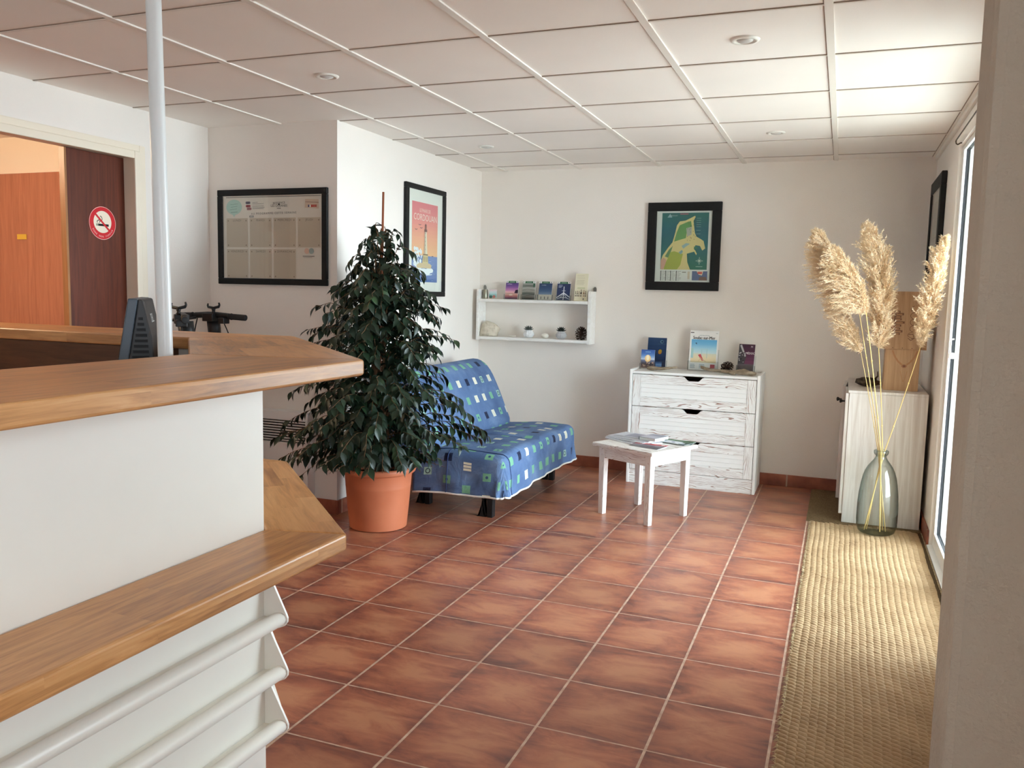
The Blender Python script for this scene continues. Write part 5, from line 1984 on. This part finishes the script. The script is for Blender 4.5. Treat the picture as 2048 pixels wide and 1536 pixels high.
succulent_pot(-1.986, 'dark succulent in a white pot with grey lozenge pattern on the lower shelf board', True, True)
g = G()
g.ball((-2.116, 6.10, zb + 0.0205), (0.030, 0.024, 0.0205), 20, 12, lambda d: 1 + 0.08 * mnoise.noise(d * 1.7))
tag(obj('pebble', g, flat('pale_stone', rgb(226, 222, 212), 0.7), loc=(-2.116, 6.10, zb), smooth=True), 'smooth rounded white pebble between the two succulents on the shelf', 'stone')
pine_cone('dark upright pine cone at the right end of the lower shelf board', (-1.835, 6.105, zb + 0.002), 0.100, 0.043, 0.12, 0.5)

# ================================================================== CABINET, CRATES
cb = thing('cabinet', 'white limewashed cupboard with black knobs standing under the crates', 'cabinet', (0.28, 5.73, 0.0045))
c0, c1, e0, e1, zc0, zc1 = 0.068, 0.490, 5.312, 6.165, 0.005, 0.800
obj('side_panel', bx(c0, c1, e0, e0 + 0.018, zc0, zc1 - 0.016), M_CAB, cb, bevel=0.002)
obj('side_panel', bx(c0, c1, e1 - 0.018, e1, zc0, zc1 - 0.016), M_CAB, cb, bevel=0.002)
obj('top', bx(c0 - 0.006, c1, e0 - 0.002, e1, zc1 - 0.0155, zc1), M_CAB, cb, bevel=0.002)
g = G()
g.box(c0, c1, e0 + 0.0185, e1 - 0.0185, 0.05, 0.066)
g.box(c1 - 0.01, c1, e0 + 0.0185, e1 - 0.0185, 0.066, zc1 - 0.016)
g.box(c0 + 0.012, c0 + 0.026, e0 + 0.0185, e1 - 0.0185, zc0, 0.0498)
obj('carcass', g, M_CAB, cb)
ym = (e0 + e1) / 2
for (a0, a1, ky) in ((e0 + 0.006, ym - 0.002, ym - 0.05), (ym + 0.002, e1 - 0.006, ym + 0.05)):
    d = obj('cabinet_door', bx(c0 - 0.0195, c0 - 0.0005, a0, a1, 0.055, zc1 - 0.018), M_CAB, cb, bevel=0.002)
    if a0 > ym:      # this door stands a little open, hinged at its far edge
        d.location = Vector((c0 - 0.0195, a1, 0)) - OFF[cb.name] - Matrix.Rotation(math.radians(-2.6), 3, 'Z') @ (Vector((c0 - 0.0195, a1, 0)) - OFF[cb.name])
        d.rotation_euler = (0, 0, math.radians(-2.6))
    g = G()
    ky = ky - 0.02
    for (xx, r) in ():
        pass
    prof = [(0.006, 0.0), (0.005, 0.010), (0.009, 0.018), (0.0135, 0.024), (0.012, 0.030), (0.004, 0.033)]
    g.xf = Matrix.Translation((c0 - 0.0195, ky, 0.695)) @ Matrix.Rotation(-PI / 2, 4, 'Y')
    g.lathe(prof, (0, 0, 0), 18)
    smooth_by_angle(obj('knob', g, M_BLACK, d, label='black mushroom knob'))
def crate(name, label, x0, x1, y0, y1, z0, z1, mat, paint=None, lidgap=True):
    t = thing(name, label, 'wooden crate', ((x0 + x1) / 2, (y0 + y1) / 2, z0))
    w = 0.009
    g = G()
    g.box(x0, x0 + w, y0 + w, y1 - w, z0, z1)
    g.box(x1 - w, x1, y0 + w, y1 - w, z0, z1)
    g.box(x0 + w, x1 - w, y0 + w, y1 - w, z0, z0 + w)
    g.box(x0 + w, x1 - w, y0 + w, y1 - w, z1 - w, z1)
    obj('body', g, mat, t, bevel=0.0012)
    obj('front_board', bx(x0, x1, y0, y0 + w - 0.0003, z0, z1), mat, t, bevel=0.0012)
    obj('back_board', bx(x0, x1, y1 - w + 0.0003, y1, z0, z1), mat, t, bevel=0.0012)
    if paint:
        a = Art((x0, y0, z0), (1, 0, 0), (0, 0, 1))
        paint(a, x1 - x0, z1 - z0)
        a.done('print', t)
    return t
def p_knot(a, w, h):
    br = (150, 100, 66)
    a.disc(w * .56, h * .60, .014, br, 16, .010)
    a.disc(w * .56, h * .60, .006, (110, 70, 48), 12)
    for k, s_ in enumerate((1, -1)):
        a.path([(w * (.56 + .06 * s_), h * .63), (w * (.56 + .17 * s_), h * .70), (w * (.56 + .28 * s_), h * .82), (w * (.56 + .36 * s_), h * .97)], .010, (172, 124, 84))
    a.path([(w * .46, h * .48), (w * .52, h * .30), (w * .56, h * .22), (w * .61, h * .30), (w * .66, h * .48)], .003, (176, 128, 86))
crate('wooden_crate', 'lower plain pine wine crate with a knot, standing upright on the cabinet', 0.252, 0.440, 5.45, 5.62, 0.8005, 1.046, M_CRATE2, p_knot)
def p_chateau(a, w, h):
    ik = (116, 80, 58)
    # castle turned a quarter turn: towers point left, long side runs upright
    cx_, cy_ = w * .36, h * .42
    for i, (v, L) in enumerate(((-.20, .30), (-.15, .42), (-.10, .30), (-.04, .34), (.02, .50), (.08, .34), (.13, .32), (.18, .44), (.22, .26))):
        a.rect(w * .30, w * (.30 + L * .42), h * (.45 + v * .9) - .007, h * (.45 + v * .9) + .006, ik)
        a.rect(w * .33, w * (.30 + L * .34), h * (.45 + v * .9) - .0035, h * (.45 + v * .9) + .0005, (196, 146, 100))
    a.rect(w * .285, w * .31, h * .24, h * .68, ik)
    for i in range(9):
        a.disc(w * .24 + .006 * math.sin(i * 2.1), h * (.22 + .055 * i), .008, (132, 84, 56), 8)
        a.k -= 1
    a.k += 1
    # flowing hand-lettered line, upright beside it
    pts = []
    for i in range(60):
        f = i / 59
        pts.append((w * .66 + .012 * math.sin(f * 34) * (1.5 if f < .2 else .8), h * (.17 + .60 * f) + .006 * math.cos(f * 34)))
    a.path(pts, .0028, ik)
    a.path([(w * .60, h * .20), (w * .66, h * .16), (w * .73, h * .20), (w * .70, h * .27), (w * .61, h * .26)], .004, ik)
    a.rect(w * .785, w * .793, h * .26, h * .66, (140, 92, 62))
    for p in (.12, .3, .5, .7, .88):
        a.disc(w * p, h * .025, .0025, (84, 56, 40), 8)
        a.k -= 1
    a.k += 1
crate('wooden_crate', 'upper pine wine crate with a brown castle print, balanced on the lower crate', 0.212, 0.470, 5.44, 5.64, 1.0465, 1.386, M_CRATE, p_chateau)
# piece of dark bark
bark_m = NT('dark_bark')
v_ = bark_m.coord()
bark_m.base(bark_m.ramp(bark_m.noise(v_, 30, 5), [(0.3, rgb(44, 36, 30)), (0.7, rgb(112, 96, 82))]))
bark_m.rough(0.95, 0.1)
bark_m.bump(bark_m.noise(v_, 40, 4), 0.8, 0.01)
g = G()
g.ball((0.172, 5.62, 0.828), (0.070, 0.045, 0.0275), 22, 12, lambda d: 1 + 0.28 * mnoise.noise(d * 2.6))
g.tube([(0.20, 5.60, 0.84), (0.225, 5.58, 0.87), (0.222, 5.56, 0.90)], [0.007, 0.005, 0.003], 7)
tag(obj('driftwood', g, bark_m.m, loc=(0.172, 5.62, 0.8005), smooth=True), 'dark knotty piece of driftwood lying on the cabinet beside the lower crate', 'driftwood')

# ================================================================== RUG AND MAT
mat_m = NT('coir_mat')
v_ = mat_m.coord()
mat_m.base(mat_m.ramp(mat_m.noise(v_, 120, 3), [(0.3, rgb(96, 78, 56)), (0.7, rgb(128, 106, 78))]))
mat_m.rough(0.95, 0.1)
mat_m.bump(mat_m.noise(v_, 220, 3), 0.5, 0.004)
tag(obj('doormat', bx(-0.128, 0.500, 5.262, 6.172, 0.0, 0.0045), mat_m.m, loc=(0.19, 5.7, 0)), 'flat plain brown mat strip running under the white cabinet to the back wall', 'mat')
ru = thing('sisal_rug', 'long looped natural sisal runner under the glass vase along the glass door', 'rug', (0.19, 3.4, 0))
rx0, rx1, ry0, ry1 = -0.100, 0.498, 1.95, 5.245
obj('backing', bx(rx0, rx1, ry0, ry1, 0.0, 0.005), flat('jute_backing', rgb(78, 62, 44), 0.95, 0.1), ru)
rv, rf = [], []
rrr = random.Random(21)
cp, rp_ = 0.0262, 0.0255
nc = int((rx1 - rx0) / cp)
nr = int((ry1 - ry0) / rp_)
NU, NV = 6, 4
for c_i in range(nc):
    xc = rx0 + cp * (c_i + 0.5)
    ph = rrr.random() * rp_
    wob = 1.0
    for r_i in range(nr):
        yc = ry0 + rp_ * (r_i + 0.5) + ph * 0.8
        if yc > ry1 - 0.008:
            continue
        xo = xc + 0.0022 * math.sin(yc * 9 + wob)
        hgt = 0.0085 * rrr.uniform(0.85, 1.15)
        sl = rrr.uniform(0.28, 0.46)
        b = len(rv)
        jx = rrr.uniform(-0.0008, 0.0008)
        for j in range(NV + 1):
            fv_ = j / NV
            for i in range(NU + 1):
                fu_ = i / NU
                xx = (fu_ - 0.5) * cp * 1.10
                yy = (fv_ - 0.5) * rp_ * 1.12
                # rounded strand bulging towards the far side of each stitch
                prof_u = math.sin(PI * (0.06 + 0.88 * fu_)) ** 0.38
                prof_v = math.sin(PI * (0.10 + 0.80 * fv_)) ** 0.62
                rv.append((xo + xx + jx - 0.19, yc + yy - sl * xx * 1.2 - 3.4, 0.0030 + hgt * prof_u * prof_v + 0.0045 * (fv_ - 0.4)))
        for j in range(NV):
            for i in range(NU):
                p = b + j * (NU + 1) + i
                rf.append((p, p + 1, p + NU + 2, p + NU + 1))
me = bpy.data.meshes.new('woven_field')
me.from_pydata(rv, [], rf)
wf = bpy.data.objects.new('woven_field', me)
COL.objects.link(wf)
wf.parent = ru
OFF[wf.name] = OFF[ru.name]
sis = NT('sisal_yarn')
v_ = sis.coord(scale=(1, 1, 1))
fib = sis.noise(sis.coord(scale=(60, 900, 200)), 1.0, 3)
big = sis.noise(v_, 6, 3)
sis.base(sis.ramp(sis.math('ADD', sis.math('MULTIPLY', fib, 0.7), sis.math('MULTIPLY', big, 0.3)), [(0.30, rgb(132, 104, 74)), (0.5, rgb(168, 140, 106)), (0.72, rgb(192, 166, 130))]))
sis.rough(0.85, 0.15)
sis.bump(fib, 0.4, 0.002)
me.materials.append(sis.m)
for p in me.polygons:
    p.use_smooth = True
g = G()
for sx, x0_ in ((-1, rx0 + 0.004), (1, rx1 - 0.004)):
    y = ry0
    while y < ry1:
        L = rrr.uniform(0.012, 0.026) if sx < 0 else rrr.uniform(0.004, 0.012)
        w_ = 0.0016
        a_ = rrr.uniform(-0.8, 0.5)
        p0 = Vector((x0_, y, 0.0075)); d = Vector((sx * math.cos(a_), math.sin(a_), 0))
        q_ = Vector((-d.y, d.x, 0)) * w_
        p1 = p0 + d * L * 0.6 + Vector((0, 0, rrr.uniform(-0.002, 0.004))); p2 = p0 + d * L + Vector((0, 0, -0.0055))
        vs_ = [g.v(p0 - q_), g.v(p0 + q_), g.v(p1 - q_), g.v(p1 + q_), g.v(p2 - q_ * .3), g.v(p2 + q_ * .3)]
        g.f([vs_[0], vs_[1], vs_[3], vs_[2]]); g.f([vs_[2], vs_[3], vs_[5], vs_[4]])
        y += rrr.uniform(0.0025, 0.007)
obj('fringe', g, flat('sisal_fringe', rgb(196, 176, 138), 0.9, 0.1), ru, fixn=False)

# ================================================================== VASE WITH PAMPAS GRASS
VX, VY, VZ = 0.252, 5.118, 0.0135
g = G()
g.lathe([(0.0, 0.006), (0.050, 0.003), (0.075, 0.0), (0.088, 0.003), (0.099, 0.014), (0.107, 0.040), (0.1095, 0.075), (0.1095, 0.12), (0.1085, 0.17), (0.104, 0.23), (0.0965, 0.285), (0.089, 0.325), (0.079, 0.357), (0.066, 0.383), (0.051, 0.404), (0.037, 0.422), (0.0295, 0.436), (0.0285, 0.446), (0.036, 0.453), (0.0395, 0.462), (0.039, 0.474), (0.034, 0.478), (0.027, 0.476), (0.025, 0.462), (0.0245, 0.44)], (VX, VY, VZ), 56, False, False)
vs_o = obj('glass_vase', g, M_VASE, loc=(VX, VY, VZ), smooth=True)
tag(vs_o, 'green tinted glass bottle vase holding pampas stems on the sisal rug', 'vase')
M_STEM = flat('pampas_stem', rgb(214, 184, 118), 0.55)
pm = NT('pampas_plume')
v_ = pm.coord()
pm.base(pm.ramp(pm.noise(v_, 14, 3), [(0.3, rgb(226, 204, 170)), (0.6, rgb(240, 224, 198)), (0.8, rgb(247, 238, 220))]))
pm.rough(0.9, 0.1)
_tl = pm.n('ShaderNodeBsdfTranslucent'); _tl.inputs[0].default_value = rgb(238, 216, 180)
_ms = pm.n('ShaderNodeMixShader'); _ms.inputs[0].default_value = 0.38
_out = [n_ for n_ in pm.t.nodes if n_.type == 'OUTPUT_MATERIAL'][0]
pm.l(pm.b.outputs[0], _ms.inputs[1]); pm.l(_tl.outputs[0], _ms.inputs[2]); pm.l(_ms.outputs[0], _out.inputs[0])
def pampas(label, low, mouth, base, ctrl, tip, lmax, lean, seed, npr=120, nh=34, rstem=0.0032, wide=1.0):
    low, mouth, base, ctrl, tip, lean = map(Vector, (low, mouth, base, ctrl, tip, lean))
    t = thing('pampas_stem', label, 'dried grass', low, 'pampas stems in the vase')
    rr_ = random.Random(seed)
    g = G()
    P_ = [low.lerp(mouth, i / 4) for i in range(4)]
    for i in range(13):
        f = i / 12
        mid_ = mouth.lerp(base, 0.5) + (mouth - base).cross(Vector((0, 1, 0))).normalized() * 0.006
        P_.append(mouth * (1 - f) ** 2 + mid_ * 2 * f * (1 - f) + base * f * f)
    bez = lambda f: base * (1 - f) ** 2 + ctrl * 2 * f * (1 - f) + tip * f * f
    tang = lambda f: ((ctrl - base) * (1 - f) + (tip - ctrl) * f).normalized()
    for i in range(1, 9):
        P_.append(bez(i / 9))
    n = len(P_)
    g.tube(P_, [rstem * (1 - 0.55 * i / n) for i in range(n)], 8)
    # nodes on the cane
    for i in (7, 12):
        g.tube([P_[i] - (P_[i + 1] - P_[i]).normalized() * 0.004, P_[i] + (P_[i + 1] - P_[i]).normalized() * 0.004], rstem * 1.25, 8)
    obj('stem', g, M_STEM, t, smooth=True)
    V_, F_ = [], []
    def hair(p, d, L, w):
        s_ = d.cross(Vector((rr_.uniform(-1, 1), rr_.uniform(-1, 1), rr_.uniform(-1, 1))))
        if s_.length < 1e-5:
            return
        s_ = s_.normalized() * w
        b = len(V_)
        m_ = p + d * L * 0.55
        e_ = p + d * L + Vector((0, 0, -0.12 * L))
        V_.extend((p - s_, p + s_, m_ - s_ * .8, m_ + s_ * .8, e_))
        F_.extend(((b, b + 1, b + 3, b + 2), (b + 2, b + 3, b + 4)))
    for i in range(npr):
        f = (i + rr_.random()) / npr
        q_ = bez(f * 0.97)
        T = tang(f)
        A = T.cross(Vector((0.3, 1, 0.1))).normalized(); B = T.cross(A)
        a_ = rr_.random() * 2 * PI
        rad = A * math.cos(a_) + B * math.sin(a_)
        if rad.dot(lean) < 0 and rr_.random() < 0.6:
            rad = -rad
        L = lmax * (0.45 + 0.70 * math.sin(PI * min(1, 0.16 + 0.80 * f)) ** 0.9) * rr_.uniform(0.65, 1.1) * (1.0 if f < 0.75 else 1.0 - 0.45 * (f - 0.75) / 0.25)
        e_l = max(0.0, rad.dot(lean)) if lean.length > 0.01 else 0.0
        d0 = (T * (rr_.uniform(0.8, 1.2) - 0.45 * e_l) + rad * rr_.uniform(0.15, 0.50) * wide + lean * (rr_.uniform(0.3, 1.3) * e_l * 1.4 * (1 - 0.85 * f * f))).normalized()
        if e_l < 0.1:
            L *= 0.72
        for k in range(nh):
            s_ = (k + rr_.random()) / nh
            # primary branch curving outwards and over
            p = q_ + d0 * (L * s_) + (lean * 0.35 + Vector((0, 0, -0.30))) * (L * s_ * s_ * 0.5 * (1 - 0.7 * f))
            d = (d0 + (lean * 0.35 + Vector((0, 0, -0.30))) * s_ * 0.7 * (1 - 0.7 * f) + Vector((rr_.uniform(-1, 1), rr_.uniform(-1, 1), rr_.uniform(-1, 1))) * 0.85).normalized()
            if p.x > XR - 0.022:
                continue
            e = p + d * 0.03
            if e.x > XR - 0.006:
                d.x = -abs(d.x)
            hair(p, d, rr_.uniform(0.016, 0.034) * (1.1 - 0.45 * s_), 0.00135)
    off = low
    me = bpy.data.meshes.new('plume')
    me.from_pydata([tuple(p - off) for p in V_], [], F_)
    o = bpy.data.objects.new('plume', me)
    COL.objects.link(o)
    o.parent = t
    OFF[o.name] = off
    me.materials.append(pm.m)
    return t
zb0 = VZ + 0.012
pampas('pampas stem whose broad plume leans furthest left', (VX + 0.035, VY + 0.02, zb0), (VX - 0.010, VY - 0.002, 0.480), (0.086, 5.12, 1.27), (0.000, 5.13, 1.475), (-0.150, 5.14, 1.715), 0.15, (-0.95, -0.12, -0.34), 1, 600, 44)
pampas('pampas stem with the cream plume filling the gap between the left and upright plumes', (VX + 0.02, VY - 0.02, zb0), (VX - 0.003, VY - 0.008, 0.482), (0.124, 5.07, 1.25), (0.10, 5.06, 1.45), (-0.075, 5.05, 1.62), 0.145, (-0.85, -0.25, -0.33), 2, 500, 44, 0.0038)
pampas('pampas stem with the short low plume hanging left beneath the others', (VX + 0.05, VY, zb0), (VX - 0.017, VY + 0.006, 0.480), (0.112, 5.16, 1.03), (0.06, 5.18, 1.18), (-0.045, 5.19, 1.33), 0.13, (-0.6, 0, -0.1), 3, 300, 40, 0.0026)
pampas('pampas stem with the tall upright plume in the middle', (VX - 0.05, VY + 0.01, zb0), (VX + 0.006, VY + 0.004, 0.482), (0.202, 5.15, 1.06), (0.235, 5.16, 1.45), (0.100, 5.17, 1.745), 0.165, (-0.05, -0.2, 0.0), 4, 680, 46, 0.0032, 1.9)
pampas('pampas stem with the darker plume leaning right against the glass door', (VX - 0.062, VY - 0.01, zb0), (VX + 0.016, VY, 0.482), (0.408, 5.10, 1.075), (0.452, 5.03, 1.36), (0.478, 4.93, 1.66), 0.14, (-0.1, -0.2, 0.0), 5, 420, 42, 0.0032, 1.4)

# ================================================================== CURTAIN ROD
g = G()
g.tube([(0.487, 3.3, 2.150), (0.487, 4.895, 2.150)], 0.0035, 8)
g.tube([(0.487, 4.895, 2.150), (0.487, 4.915, 2.146), (0.490, 4.922, 2.136), (0.497, 4.916, 2.130), (0.508, 4.905, 2.136), (0.5148, 4.905, 2.136)], 0.0035, 8)
g.tube([(0.487, 3.3, 2.150), (0.500, 3.3, 2.15), (0.5148, 3.3, 2.15)], 0.0035, 8)
tag(obj('curtain_rod', g, flat('bronze_rod', rgb(84, 70, 56), 0.4, 0.4, 0.4), loc=(0.487, 4.1, 2.15), smooth=True), 'thin dark curtain rod with a hooked end above the glass door', 'curtain rod')

# ================================================================== CORRIDOR LAMP (gives the warm light behind the doorway)
cl = thing('corridor_lamp', 'warm ceiling globe lamp in the corridor behind the left doorway', 'ceiling light', (-4.7, 2.4, ZC))
g = G()
g.lathe([(0.06, 0.0), (0.06, -0.02), (0.045, -0.03)], (-4.7, 2.4, ZC), 24)
obj('lamp_base', g, M_WHITE, cl, smooth=False)
gm = NT('lit_globe')
gm.base(rgb(255, 214, 150))
gm.b.inputs['Emission Color'].default_value = rgb(255, 222, 182)
gm.b.inputs['Emission Strength'].default_value = 165.0
g = G()
g.ball((-4.7, 2.4, ZC - 0.115), 0.09, 24, 14)
obj('globe', g, gm.m, cl, smooth=True)
